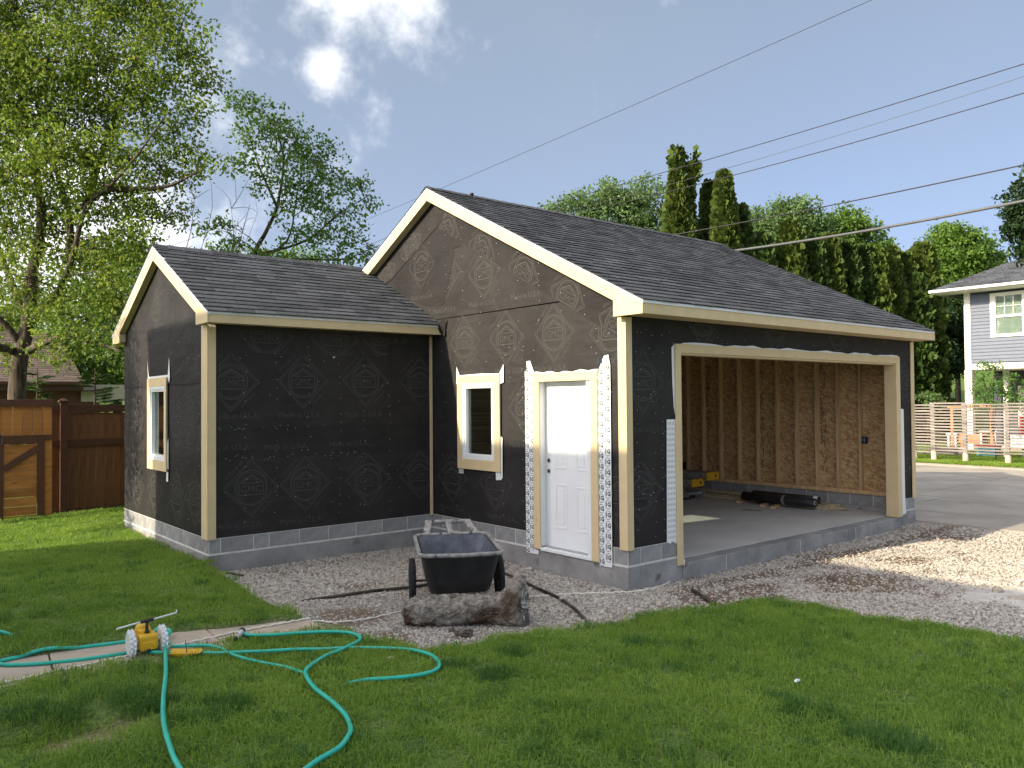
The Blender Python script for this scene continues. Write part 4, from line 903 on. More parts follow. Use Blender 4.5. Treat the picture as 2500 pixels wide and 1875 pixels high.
# ---------------------------------------------------------------- side door
dr = thing('side_door', 'white six panel door with two empty lock holes', None); dr.parent = G
del dr['label']
def tbs(name, parent, a, b, mat_='trim', bev=.003): return tb(name, parent, a, b, mat_, bev)
tbs('door_slab', dr, (.085, .600, .292), (.128, 1.416, 2.312), 'doorw')
for (a, b, z0, z1) in ((1.04, 1.25, 2.02, 2.19), (.69, .88, 2.02, 2.185), (1.04, 1.25, 1.255, 1.89), (.69, .88, 1.245, 1.89), (1.04, 1.25, .53, 1.07), (.69, .88, .525, 1.055)):
    q = MB()
    for (p0, p1, r0, r1) in ((a, b, z1-.022, z1), (a, b, z0, z0+.022), (a, a+.022, z0+.022, z1-.022), (b-.022, b, z0+.022, z1-.022)): q.box((.0795, p0, r0), (.0849, p1, r1))
    q.box((.0795, a+.05, z0+.05), (.0849, b-.05, z1-.05)); q.build('door_panel', M['doorw'], dr, bevel=.0045)
for z in (1.345, 1.215):
    q = MB(); q.lathe([(.0, .0), (.021, 0), (.021, -.006), (.027, -.006), (.029, -.001)], (.0845, 1.358, z), (1, 0, 0), 18); q.build('lock_hole', [M['black_pl']], dr)
    q = MB(); q.lathe([(.021, -.0062), (.029, -.0062), (.029, -.001)], (.0838, 1.358, z), (1, 0, 0), 18); q.build('bore_rim', [M['steel']], dr)
tbs('jamb', dr, (-.022, .563, .290), (.135, .597, 2.345), 'white'); tbs('jamb', dr, (-.022, 1.419, .290), (.135, 1.453, 2.345), 'white'); tbs('jamb', dr, (-.022, .5975, 2.315), (.135, 1.4185, 2.345), 'white')
tbs('sill', dr, (-.040, .5125, .254), (.16, 1.393, .2885), 'white'); tbs('threshold', dr, (.02, .5985, .2885), (.084, 1.4175, .300), 'steel', 0)
tbs('casing_board', dr, (-.045, 1.394, .268), (-.0225, 1.508, 2.308)); tbs('casing_board', dr, (-.045, .402, .262), (-.0225, .565, 2.308)) if False else None
tbs('casing_board', dr, (-.045, .402, .255), (-.0225, .512, 2.308)); tbs('casing_board', dr, (-.045, .402, 2.309), (-.0225, 1.508, 2.412))
tbs('stop', dr, (-.021, .5125, .29), (-.0225+.02, .5625, 2.308), 'white', 0)

# ---------------------------------------------------------------- windows
def window(name, face, y0, y1, z0, z1, cz0, cz1, cy0, cy1, label):
    w = thing(name, None, None, (face, y0, z0)); w.parent = G; w.location = Vector((face, y0, z0))
    f = MB(); t = .045; x0, x1 = face-.040, face+.03
    for a, b in (((x0, y0, z0), (x1, y1, z0+t)), ((x0, y0, z1-t), (x1, y1, z1)), ((x0, y0, z0+t), (x1, y0+t, z1-t)), ((x0, y1-t, z0+t), (x1, y1, z1-t))): f.box(a, b)
    f.build('frame', M['white'], w, bevel=.004)
    s = MB(); i = t+.002; u = .026
    for a, b in (((x0+.014, y0+i, z0+i), (x1+.01, y1-i, z0+i+u)), ((x0+.014, y0+i, z1-i-u), (x1+.01, y1-i, z1-i)), ((x0+.014, y0+i, z0+i+u), (x1+.01, y0+i+u, z1-i-u)), ((x0+.014, y1-i-u, z0+i+u), (x1+.01, y1-i, z1-i-u))): s.box(a, b)
    s.build('sash', M['white'], w, bevel=.003)
    g = MB(); e = i+u+.0005; xg = x1-.012; g.box((xg, y0+e, z0+e), (xg+.004, y1-e, z1-e)); g.build('glass_pane', M['glass'], w)
    g = MB(); cf = face-.046
    for a, b in (((cf, cy0, cz0), (face-.0235, y0-.001, cz1)), ((cf, y1+.001, cz0), (face-.0235, cy1, cz1))):
        q = MB(); q.box(a, b); q.build('casing_board', M['trim'], w, bevel=.003)
    for a, b in (((cf, y0, cz0), (face-.0235, y1, z0-.001)), ((cf, y0, z1+.001), (face-.0235, y1, cz1))):
        q = MB(); q.box(a, b); q.build('casing_board', M['trim'], w, bevel=.003)
    return w
window('window', 0, 2.29, 3.0, 1.29, 2.325, 1.155, 2.425, 2.165, 3.105, '')
window('window', WX, 5.40, 6.14, 1.295, 2.32, 1.16, 2.44, 5.335, 6.215, '')

# ---------------------------------------------------------------- flashing tapes
def tape(polys, ax, face, off, parent=G, marks=None, th=.002):
    q = MB()
    for p in polys: q.prism(p, ax, face-off-th, face-off)
    o = q.build('flashing_tape', M['white'], parent)
    if marks:
        r = MB()
        for p in marks:
            r.add([((face-off-th-.0007, -x, y) if ax == 0 else (x, face-off-th-.0007, y)) for x, y in p], [tuple(range(len(p)))])
        r.build('printed_mark', mat('tape_ink', (.03, .045, .07), .5, .1, 9) if 'ink' not in M else M['ink'], o)
    return o
M['ink'] = mat('tape_ink', (.03, .045, .07), .5, .1, 9)
MARK = ring2(.042, .0045, 20, 1.25) + xf(poly_tris_text('1G', .064, .003), 0, 0, 0, 1)
def marks_cols(cols, z0, z1, st, planes, turn=0.):
    o = []
    for c, ph in cols:
        z = z0+ph
        while z < z1: o += xf(MARK, turn, c, z); z += st
    return clip(o, planes)
TO = .0262
tape([R(1.505, 1.672, .195, 2.45), [(1.505, 2.45), (1.635, 2.45), (1.635, 2.57), (1.57, 2.575)], R(1.44, 1.508, .195, .2505)], 0, 0, TO, marks=marks_cols([(-1.645, 0), (-1.555, .06)], .22, 2.5, .118, [(-1, 0, -1.508), (1, 0, 1.67), (0, 1, -.2)]))
tape([[(.208, .225), (.402, .215), (.402, 2.40), (.208, 2.47)], [(.402, 2.40), (.30, 2.575), (.235, 2.585), (.208, 2.47)]], 0, 0, TO, marks=marks_cols([(-.365, 0), (-.262, .055)], .27, 2.52, .118, [(-1, 0, -.212), (1, 0, .398)]))
hz = [(.40, 2.40), (1.52, 2.40)] + [(1.52-i*.07, 2.424+.010*math.sin(i*1.7)+.006*math.sin(i*.6)) for i in range(17)]; tape([hz], 0, 0, TO+.003)
tape([[(3.145, 2.32), (3.09, 2.32), (3.055, 2.425), (3.135, 2.56)]], 0, 0, TO); tape([[(2.20, 2.42), (2.168, 2.30), (2.095, 2.32), (2.095, 2.555)]], 0, 0, TO)
tape([[(2.16, 2.425), (3.10, 2.425), (3.10, 2.437), (2.6, 2.447), (2.16, 2.437)]], 0, 0, TO)
tape([[(2.18, 1.155), (2.275, 1.155), (2.27, 1.045), (2.158, 1.055)], [(2.135, 1.08), (2.164, 1.06), (2.164, 1.62), (2.128, 1.60)]], 0, 0, TO-.001)
tape([R(2.99, 3.098, 1.085, 1.156)], 0, 0, TO-.001, marks=xf(bar_ := [bar2((-3.09+i*.022, 1.092), (-3.08+i*.022, 1.15), .008) for i in range(5)]))
# wing gable window tapes
for p in ([(5.335, 2.43), (5.27, 2.36), (5.24, 2.43), (5.27, 2.70)], [(6.215, 2.44), (6.25, 2.44), (6.29, 2.68)], [(5.335, 2.44), (6.215, 2.44), (6.215, 2.465), (5.335, 2.47)], [(5.31, 1.03), (5.39, 1.03), (5.39, 1.161), (5.31, 1.161)], [(5.30, 1.2), (5.334, 1.2), (5.334, 1.55), (5.30, 1.62)]): tape([p], 0, WX, .0205)
# vehicle door: trim, jambs, header, tapes
vd = thing('vehicle_doorway', None, None); vd.parent = G
tbs('casing_board', vd, (.812, -.036, .165), (OX0-.001, -.0145, 2.725)); tbs('casing_board', vd, (OX0, -.036, 2.622), (4.148, -.0145, 2.725)); tbs('casing_board', vd, (4.152, -.0352, 2.6225), (6.278, -.0145, 2.7245)); tbs('casing_board', vd, (6.279, -.036, .185), (6.392, -.0145, 2.725))
tbs('jamb', vd, (OX0-.020, -.0140, .181), (OX0-.001, .145, 2.622)); tbs('jamb', vd, (6.2785-.02, -.0355, .181), (6.278, .16, 2.6215)) ; tbs('head_jamb', vd, (OX0, -.0140, 2.600), (6.257, .145, 2.6215))
sl = []
for i in range(22):
    for j in range(5): x, z = .665+j*.028, .50+i*.062; sl.append(bar2((x, z+.018), (x+.017, z-.012), .005))
tape([[(.640, .455), (.70, .43), (.735, .455), (.811, .415), (.811, 1.85), (.662, 1.85)]], 1, 0, .0125, marks=clip(sl, [(-1, 0, .805)]))
tape([[(.79, 2.0), (.811, 1.9), (.811, 2.72), (.765, 2.68), (.77, 2.3)]], 1, 0, .0125)
tape([[(6.392, .20), (6.56, .215), (6.535, .5), (6.535, 1.89), (6.45, 1.90), (6.393, 1.89)]], 1, 0, .0125)
hz = [(.80, 2.70), (6.39, 2.70)] + [(6.39-i*.2, 2.745+.010*math.sin(i*1.3)+.008*math.sin(i*2.9)) for i in range(28)]; tape([hz], 1, 0, .0125)

# ================================================================ FENCES AND OTHER BUILDINGS
def board_mesh(w, t, h, name='board', mat_='fence'):
    q = MB(); q.box((-w/2, -t/2, 0), (w/2, t/2, h)); return q.mesh(name, M[mat_])
def build_rear_fence():
    y0 = 9.85; root = thing('wooden_fence', 'dark brown stained board fence with capped post behind the wing', 'fence', (-2.4, y0, .1))
    x = -3.86; h0 = .13
    while x < 1.0:
        w = random.choice((.135, .142, .146)); bm_ = board_mesh(w-.004, .018, 1.93-h0+random.uniform(-.006, .006)); link('board', bm_, root, loc=(x+w/2, y0+random.uniform(-.003, .003), h0)); x += w
    for (z0, z1, t) in ((1.94, 2.07, .036), (1.345, 1.465, .036), (.16, .26, .03)):
        for a, b in ((-3.86, -3.725), (-3.605, -1.75), (-1.62, .9)): q = MB(); q.box((a, y0-.012-t, z0), (b, y0-.012, z1)); q.build('rail', M['fencerail'], root, bevel=.003)
    for xp in (-3.665, -1.685):
        q = MB(); q.box((xp-.058, y0-.085, -.1), (xp+.058, y0-.013, 2.12)); q.box((xp-.082, y0-.105, 2.12), (xp+.082, y0+.03, 2.15)); q.add([(xp-.075, y0-.1, 2.15), (xp+.075, y0-.1, 2.15), (xp+.075, y0+.03, 2.15), (xp-.075, y0+.03, 2.15), (xp, y0-.035, 2.20)], [(0, 1, 4), (1, 2, 4), (2, 3, 4), (3, 0, 4)])
        q.build('post', M['fencerail'], root, bevel=.003)
    # gate a little nearer, upper part of upright boards, lower leaf of level boards with a brace
    gy = 9.60; g = thing('wooden_gate', 'orange brown cedar gate with diagonal brace under upright boards', 'gate', (-4.6, gy, .12))
    X = lambda c: -4.64+c*.76/465; Z = lambda c: 2.17-(c-450)*(1.98/1035)
    ed = [-700, -610, -525, -437, -350, -260, -170, -80, 15, 108, 198, 290, 380, 465]
    for a, b in zip(ed[:-1], ed[1:]): link('board', board_mesh(X(b)-X(a)-.009, .02, Z(512)-Z(765), mat_='gateboard'), g, loc=((X(a)+X(b))/2, gy+random.uniform(-.002, .002), Z(765)))
    q = MB(); q.box((X(395), gy-.01, Z(1500)), (X(465), gy+.01, Z(806))); q.build('board', M['gateboard'], g)
    q = MB(); q.box((X(-700), gy-.045, Z(512)), (X(470), gy-.011, Z(450))); q.build('rail', M['gaterail'], g, bevel=.003)
    q = MB(); q.box((X(15), gy-.045, Z(838)), (X(329), gy-.011, Z(762))); q.build('rail', M['gaterail'], g, bevel=.003)
    q = MB(); q.box((X(396), gy-.041, Z(806)), (X(470), gy-.011, Z(762))); q.build('rail', M['gaterail'], g, bevel=.003)
    q = MB(); q.box((X(330), gy-.046, Z(1520)), (X(395), gy-.011, Z(762))); q.build('stile', M['gaterail'], g, bevel=.003)
    q = MB(); q.box((X(-30), gy-.046, Z(1550)), (X(34), gy-.011, Z(838))); q.build('stile', M['gaterail'], g, bevel=.003)
    zz = [845, 922, 998, 1074, 1150, 1228, 1305, 1385, 1463, 1540]
    for a, b in zip(zz[:-1], zz[1:]):
        q = MB(); q.box((X(36), gy-.010+random.uniform(-.002, .002), Z(b)+.008), (X(328), gy+.010, Z(a))); q.build('board', M['gateboard'], g)
    q = MB(); p0 = np.array([X(36), gy-.028, Z(1052)]); p1 = np.array([X(328), gy-.028, Z(878)]); q.bar(p0, p1, .03, .095, up=(0, 1, 0)) if False else q.bar(p0, p1, .032, .10)
    q.build('brace', M['gaterail'], g, bevel=.002)
    q = MB(); q.box((X(-8), gy-.06, Z(835)), (X(10), gy-.047, Z(752))); q.build('hinge', M['black_pl'], g)
    # rest of the fence line left of the gate
    r2 = thing('wooden_fence', 'stained board fence continuing past the cedar gate', 'fence', (-8, gy, .1)); x = -13
    while x < -6.7: link('board', board_mesh(.14, .018, 1.8), r2, loc=(x, gy+.05, .15)); x += .145
    for z0, z1 in ((1.9, 2.0), (1.2, 1.3)): q = MB(); q.box((-13, gy, z0), (-6.7, gy+.035, z1)); q.build('rail', M['fencerail'], r2)
build_rear_fence()

def build_slat_fence():
    x0 = 20.; root = thing('slat_fence', 'weathered grey fence of thin horizontal slats on round concrete footings', 'fence', (x0, 3, 0))
    py = [7.9, 6.85, 5.80, 5.20, 4.26, 3.08, 1.9, .75, -.4]
    zb = lambda y: -.035+.02*(y-3.1)+.03
    for i, y in enumerate(py):
        q = MB(); q.box((x0-.045, y-.05, zb(y)+.3), (x0+.045, y+.05, 1.86)); q.build('post', M['slat'], root)
        q = MB(); q.lathe([(.082, -.3), (.085, .34), (.07, .355), (.0, .356)], (x0, y, zb(y)), n=16); q.build('concrete_footing', M['path'], root)
    for i in range(len(py)-1):
        a, b = py[i+1], py[i]; hi = i % 2
        for k in range(17):
            z = .36+k*.0925+(.045 if hi == 1 else 0)+.012*math.sin(i*2.2); q = MB(); dx = -.055 if not hi else -.06
            q.box((x0+dx-.011, a-.05+random.uniform(-.03, 0), z-.022), (x0+dx+.011, b+.05+random.uniform(0, .03), z+.023)); q.build('slat', M['slat'], root)
build_slat_fence()

def shingle_plane(name, parent, P0, U, S, nu, courses, mat_, exp, w, th=.012):
    """laid courses on a far roof: one piece, tabs with their own edges"""
    P0, U, S = [np.array(a, float) for a in (P0, U, S)]; u = U/np.linalg.norm(U); s = S/np.linalg.norm(S); n = np.cross(u, s); n *= np.sign(n[2]); V = []; F = []
    for c in range(int(np.linalg.norm(S)/exp)):
        x = -random.uniform(0, w); lim = np.linalg.norm(U)
        while x < lim:
            a, b = max(0, x), min(lim, x+w*random.choice((.7, 1, 1.2))); x = b if b > x else x+w
            if b-a < .03: 
                if b >= lim: break
                continue
            o = P0+s*c*exp; l = random.uniform(.6, 1.3)*th; k = len(V)
            V += [o+u*a, o+u*(b-.012), o+u*(b-.012)+s*exp*1.15, o+u*a+s*exp*1.15, o+u*a+n*l, o+u*(b-.012)+n*l, o+u*(b-.012)+s*exp*1.15+n*.002, o+u*a+s*exp*1.15+n*.002]; F += [tuple(j+k for j in f) for f in BOXF]
    return tag(link(name, np_mesh(name, V, F, mat_, wl(parent)), parent), kind='stuff')

def build_brick_garage():
    r = thing('brick_garage', 'low brick garage with brown shingle roof beyond the board fence', 'garage', (-4, 17, .1))
    xr, y0 = -1.9, 17.
    q = MB(); q.box((-10, y0+.45, -.1), (xr+.5, y0+6.2, 2.42)); q.build('wall', M['brick'], r)
    q = MB(); q.box((-10.3, y0-.0, 2.44), (xr, y0+.03, 2.60)); q.box((-10.3, y0-.11, 2.58), (xr, y0-.001, 2.66)); q.build('gutter', M['brownmetal'], r, bevel=.01)
    q = MB(); q.box((-10.3, y0+.031, 2.42), (xr+.5, y0+.45, 2.45)); q.build('soffit', M['brownmetal'], r)
    q = MB(); q.prism([(y0-.05, 2.62), (y0+3.4, 4.1), (y0+6.8, 2.62)], 0, -10.3, xr-.02); q.build('roof', M['brownmetal'], r)
    shingle_plane('shingle_courses', r, (-10.3, y0-.08, 2.655), (8.42, 0, 0), (0, 3.45, 1.48), 0, 0, M['brownroof'], .15, .32)
    q = MB(); q.box((-4.62, y0+.30, 0), (-4.35, y0+.449, 2.40)); q.build('corner_post', M['housewhite'], r)
    q = MB(); q.box((xr+.02, y0+.36, 2.15), (xr+1.6, y0+.40, 2.6)); q.build('side_panel', M['housebody'], r)
build_brick_garage()

def build_house():
    x0, yc = 26., 6.5; r = thing('house', 'two storey grey clapboard house with open porch below and white trim', 'house', (30, 0, 0))
    yb = -9.
    q = MB(); q.box((x0+.03, yb, 3.3), (x0+10, yc-.02, 6.05)); q.build('wall', M['sidedark'], r)
    z = 3.36; k = 0
    wy0, wy1, wz0, wz1 = 3.02, 5.62, 4.27, 5.9
    while z < 5.86:
        segs = [(yb, yc-.2)] if not (z+.12 > wz0 and z < wz1) else [(wy1, yc-.2), (yb, wy0)]
        for a, b in segs:
            q = MB(); q.add([(x0+.02, a, z+.128), (x0+.02, b, z+.128), (x0-.012, b, z), (x0-.012, a, z), (x0+.02, a, z), (x0+.02, b, z)], [(0, 3, 2, 1), (3, 4, 5, 2), (0, 4, 3), (1, 2, 5)]); q.build('clapboard', M['siding'], r)
        z += .128
    q = MB(); q.box((x0-.03, yc-.2, 3.3), (x0+.03, yc+.02, 6.0)); q.build('corner_board', M['housewhite'], r)
    q = MB(); q.box((x0-.04, yb, 3.10), (x0+10, yc+.01, 3.32)); q.build('band_board', M['housewhite'], r)
    # double window
    for (a, b) in ((4.38, 5.62), (3.02, 4.36)):
        w = thing('window', None, None, (x0, a, wz0)); w.parent = r; w.location = Vector((x0, a, wz0))-wl(r); 
        q = MB()
        for p in (((x0-.035, a, wz0), (x0+.02, b, wz0+.11)), ((x0-.035, a, wz1-.13), (x0+.02, b, wz1)), ((x0-.035, a, wz0+.11), (x0+.02, a+.19, wz1-.13)), ((x0-.035, b-.19, wz0+.11), (x0+.02, b, wz1-.13)), ((x0-.02, a+.19, 4.99), (x0+.02, b-.19, 5.08))): q.box(*p)
        for i in (1, 2): yy = a+.19+(b-a-.38)*i/3; q.box((x0-.006, yy-.012, 5.08), (x0+.02, yy+.012, wz1-.13))
        q.box((x0-.005, a+.19, 5.39), (x0+.0185, b-.19, 5.41)); q.build('frame', M['housewhite'], w)
        q = MB(); q.box((x0+.021, a+.15, wz0+.1), (x0+.028, b-.15, wz1-.12)); q.build('glass_pane', M['glass'], w)
        q = MB(); q.box((x0+.0283, a+.1, wz0), (x0+.0297, b-.1, wz1)); q.build('blind', M['housewhite'], w)
    # hip roof
    ez = 6.12; ov = .85; q = MB(); y1 = yc+ov; xa = x0-ov
    hy = y1-5.9; ex = xa+11.7
    base = [(xa, y1, ez), (xa, yb, ez), (ex, yb, ez), (ex, y1, ez), (xa+5.85, hy, ez+2.95), (xa+5.85, yb+4, ez+2.95)]
    q.add(base, [(0, 1, 5, 4), (3, 0, 4), (2, 3, 4, 5), (1, 2, 5), (0, 3, 2, 1)]); q.build('roof', M['brownroof'] if False else M['shingle'], r)
    V = []; F = []
    for c in range(44):                                  # courses of the slope that faces the yard
        t = c/44; a = np.array([xa, y1-5.9*t, 0])+np.array([5.85*t, 0, ez+2.95*t]); yy = y1-5.9*t; y = yy-.02
        while y > yb+1+4*t:
            w = .36*random.choice((.7, 1, 1.2)); k = len(V); l = random.uniform(.01, .022); ex_ = 5.85/44*1.1; ez_ = 2.95/44*1.1
            V += [(a[0]-.03, y, a[2]-.01), (a[0]-.03, y-w+.015, a[2]-.01), (a[0]-.03+ex_, y-w+.015, a[2]-.01+ez_), (a[0]-.03+ex_, y, a[2]-.01+ez_), (a[0]-.03, y, a[2]+l+.005), (a[0]-.03, y-w+.015, a[2]+l+.005), (a[0]-.03+ex_, y-w+.015, a[2]+ez_+.004), (a[0]-.03+ex_, y, a[2]+ez_+.004)]
            F += [tuple(j+k for j in f) for f in BOXF]; y -= w
    tag(link('shingle_courses', np_mesh('shingle_courses', V, F, M['shingle'], wl(r)), r), kind='stuff')
    q = MB(); q.box((xa-.02, yb, ez-.13), (xa+.02, y1, ez-.01)); q.box((xa-.14, yb, ez-.10), (xa-.021, y1+.05, ez+.0)); q.build('gutter', M['housewhite'], r, bevel=.015)
    q = MB(); q.box((xa+.021, yb, ez-.13), (x0+.02, y1-.02, ez-.11)); q.build('soffit', M['housewhite'], r)
    q = MB(); q.box((xa+.021, y1-.019, ez-.13), (ex, y1+.02, ez-.01)); q.build('fascia_board', M['housewhite'], r)
    # porch below
    for (a, b) in ((6.30, 6.55), (2.4, 2.65), (-1.5, -1.25)): q = MB(); q.box((x0, a, -.05), (x0+.25, b, 3.10)); q.build('column', M['housewhite'], r)
    q = MB(); q.box((x0+2.6, yb, -.1), (x0+2.75, yc, 3.1)); q.build('porch_wall', M['sidedark'], r)
    q = MB(); q.box((x0, yb, -.1), (x0+2.6, yc, .12)); q.build('porch_floor', M['path'], r)
    q = MB(); q.box((x0+2.55, 2.6, .12), (x0+2.6, 3.6, 2.6)); q.build('door', M['red'], r)
    q = MB(); q.box((x0+2.52, 3.9, .9), (x0+2.6, 5.6, 2.5)); q.build('porch_window', M['housewhite'], r)
    q = MB(); q.box((x0+1.2, 5.5, .12), (x0+1.35, 5.66, 3.1)); q.build('column', M['housewhite'], r)
build_house()

def build_back_house():
    """the house whose shadow lies across the yard, behind the camera on its left"""
    r = thing('neighbouring_house', 'tall cream house behind the camera that shades the lawn', 'house', (-19, -2, 0)); xe, ye, he = -13.6, 7.75, 8.28
    q = MB(); q.box((-22, -4.6, -.2), (-14.0, ye-.35, 8.0)); q.build('wall', M['housebody'], r)
    q = MB(); q.prism([(-22.5, 8.15), (xe, 8.15), (xe, he), (-18.05, 10.3), (-22.5, he)], 1, -5.0, ye); q.build('roof', M['brownroof'], r)
    for y in (-3, 0, 4): 
        for z in (1.2, 4.6): q = MB(); q.box((-14.0, y, z), (-13.95, y+1.1, z+1.7)); q.build('window', M['glass'], r)
build_back_house()

# things in the yard behind the slat fence
def yard():
    gy = lambda x, y: float(zbase(x, y))
    def T_(name, label, cat, parts, loc):
        r = thing(name, label, cat, loc)
        for n, a, b, m_ in parts: q = MB(); q.box(a, b); q.build(n, M[m_], r, bevel=.008)
    T_('swing_frame', 'orange red painted frame standing behind the slat fence', 'frame', [('post', (23, 5.80, 0), (23.09, 5.89, 1.70), 'orange'), ('post', (23, 4.55, 0), (23.09, 4.64, 1.70), 'orange'), ('crossbar', (23, 4.45, 1.70), (23.09, 6.0, 1.79), 'orange')], (23, 5.2, 0))
    T_('planter_box', 'long orange wooden planter box behind the slat fence', 'planter', [('side', (23.2, 4.95, .50), (23.24, 5.75, .80), 'orange'), ('side', (23.6, 4.95, .5), (23.64, 5.75, .8), 'orange'), ('leg', (23.25, 5.0, 0), (23.33, 5.08, .5), 'orange'), ('leg', (23.25, 5.6, 0), (23.33, 5.68, .5), 'orange'), ('soil_bed', (23.24, 4.96, .7), (23.6, 5.74, .76), 'soil')], (23.4, 5.3, 0))
    for i, (y0, y1, z, lab) in enumerate(((4.45, 5.0, .86, 'white board shelf beside the orange planter behind the fence'), (5.70, 6.05, .78, 'short white board left of the orange planter'))):
        T_('white_bench', lab, 'bench', [('seat', (23.0, y0, z), (23.3, y1, z+.07), 'white'), ('leg', (23.05, y0+.03, 0), (23.11, y0+.09, z), 'white'), ('leg', (23.05, y1-.09, 0), (23.11, y1-.03, z), 'white')], (23.1, (y0+y1)/2, 0))
    T_('plank_stack', 'low grey stack of planks lying on grass behind the slat fence', 'planks', [('plank', (22.4, 5.2, .06+.05*i), (22.62, 6.9-.15*i, .105+.05*i), 'slat') for i in range(6)], (22.5, 6, 0))
    T_('toy_slide', 'red plastic play slide behind the slat fence', 'slide', [('side', (23.0, 3.3, .7), (23.9, 3.36, 1.45), 'red'), ('side', (23.0, 3.7, .7), (23.9, 3.76, 1.45), 'red'), ('chute', (23.0, 3.361, .75), (23.9, 3.699, .8), 'red'), ('leg', (23.1, 3.32, 0), (23.16, 3.38, .7), 'white'), ('leg', (23.1, 3.68, 0), (23.16, 3.74, .7), 'white')], (23.4, 3.5, 0))
    T_('toy_box', 'teal and red plastic toy box low behind the slat fence', 'toy box', [('body', (22.7, 4.35, .08), (23.1, 4.95, .42), 'teal'), ('lid', (22.68, 4.33, .421), (23.12, 4.97, .46), 'red')], (22.9, 4.6, 0))
    T_('garden_bench', 'white low garden bench right of the teal toy box behind the fence', 'bench', [('seat', (22.6, 3.0, .40), (23.0, 4.15, .46), 'white'), ('back', (22.98, 3.0, .461), (23.02, 4.15, .8), 'white'), ('leg', (22.65, 3.05, 0), (22.71, 3.11, .4), 'white'), ('leg', (22.65, 4.05, 0), (22.71, 4.11, .4), 'white')], (22.8, 3.6, 0))
yard()

# overhead wires: they run along the alley, parallel to the y axis
def wire(name, label, cat, a, b, xw, r, ext0=6, ext1=5, sag=.0, mat_='wire'):
    p = onp(*a, 0, xw); q = onp(*b, 0, xw); d = (q-p)
    pts = []
    for i in range(40):
        t = -ext0/abs(d[1])+(1+(ext0+ext1)/abs(d[1]))*i/39; s = p+d*t; s[2] -= sag*4*t*(1-t); pts.append(s)
    m = MB(); m.tube(pts, r, 6); tag(m.build(name, M[mat_]), label, cat, 'overhead wires along the alley')
wire('overhead_wire', 'thin overhead wire passing highest, behind the main roof peak', 'wire', (800, 471), (1882, 0), 9.4, .0065, sag=.05)
wire('overhead_wire', 'upper of three thin wires right of the tall arborvitae', 'wire', (1150, 451), (2212, 138), 9.2, .009, sag=.06)
wire('overhead_wire', 'faintest middle wire of the three by the tall arborvitae', 'wire', (1440, 400), (2212, 165), 9.6, .0055, sag=.05, mat_='bigwire')
wire('overhead_wire', 'lowest of three thin wires right of the tall arborvitae', 'wire', (1440, 415), (2212, 201), 9.0, .009, sag=.05)
wire('overhead_wire', 'medium black wire crossing just above the hedge tops', 'wire', (1450, 508), (2212, 356), 8.6, .012, sag=.04)
wire('overhead_cable', 'thick twisted cable nearest the roof, lowest of the wires', 'cable', (1590, 541), (2212, 434), 8.2, .026, sag=.05, mat_='bigwire')
def wire2(label, a, b, d0, d1, r=.008):
    p, q = at(*a, d0), at(*b, d1); e = q-p; pts = [p+e*(t) - np.array([0, 0, .3*4*(t)*(1-t)]) for t in np.linspace(-.4, 1.3, 20)]; m = MB(); m.tube(pts, r, 5); tag(m.build('overhead_wire', M['wire']), label, 'wire', 'wires behind the left trees')
wire2('upper wire passing behind the big left tree', (0, 545), (340, 540), 24, 27); wire2('lower wire passing behind the big left tree', (0, 566), (330, 562), 24, 27)
wire2('wire behind the leaning tree above the wing roof', (560, 560), (820, 520), 30, 34)

# ================================================================ TREES
def leaves(tips, per, R, size, seed, aspect=.55, droop=.3, flat=.6):
    r = np.random.default_rng(seed); tips = np.asarray(tips, float); n = len(tips)*per
    c = np.repeat(tips, per, 0); off = r.normal(0, 1, (n, 3)); off /= np.linalg.norm(off, axis=1, keepdims=True)+1e-9; off *= (r.random((n, 1))**.5)*R*np.array([1, 1, flat]); c = c+off
    d = r.normal(0, 1, (n, 3)); d[:, 2] -= droop; d /= np.linalg.norm(d, axis=1, keepdims=True)
    u = r.normal(0, 1, (n, 3)); u[:, 2] += .8; s = np.cross(d, u); s /= np.linalg.norm(s, axis=1, keepdims=True)+1e-9; nn = np.cross(d, s)
    L = size*r.uniform(.65, 1.3, (n, 1)); w = L*aspect/2
    V = np.stack([c, c+d*L*.45+s*w+nn*L*.08, c+d*L, c+d*L*.45-s*w+nn*L*.08], 1).reshape(-1, 3); k = np.arange(n)[:, None]*4
    F = np.concatenate([k+np.array([[0, 1, 2]]), k+np.array([[0, 2, 3]])], 1).reshape(-1, 3); return V, F
def curve3(a, b, bend, n=6, seed=0):
    r = np.random.default_rng(seed); a = np.array(a, float); b = np.array(b, float); L = np.linalg.norm(b-a); o = r.normal(0, bend*L*.5, 3)
    return [a+(b-a)*t+o*math.sin(math.pi*t)+np.array([0, 0, bend*L*.35*math.sin(math.pi*t)])+(r.normal(0, .012*L, 3) if 0 < t < 1 else 0) for t in np.linspace(0, 1, n)]
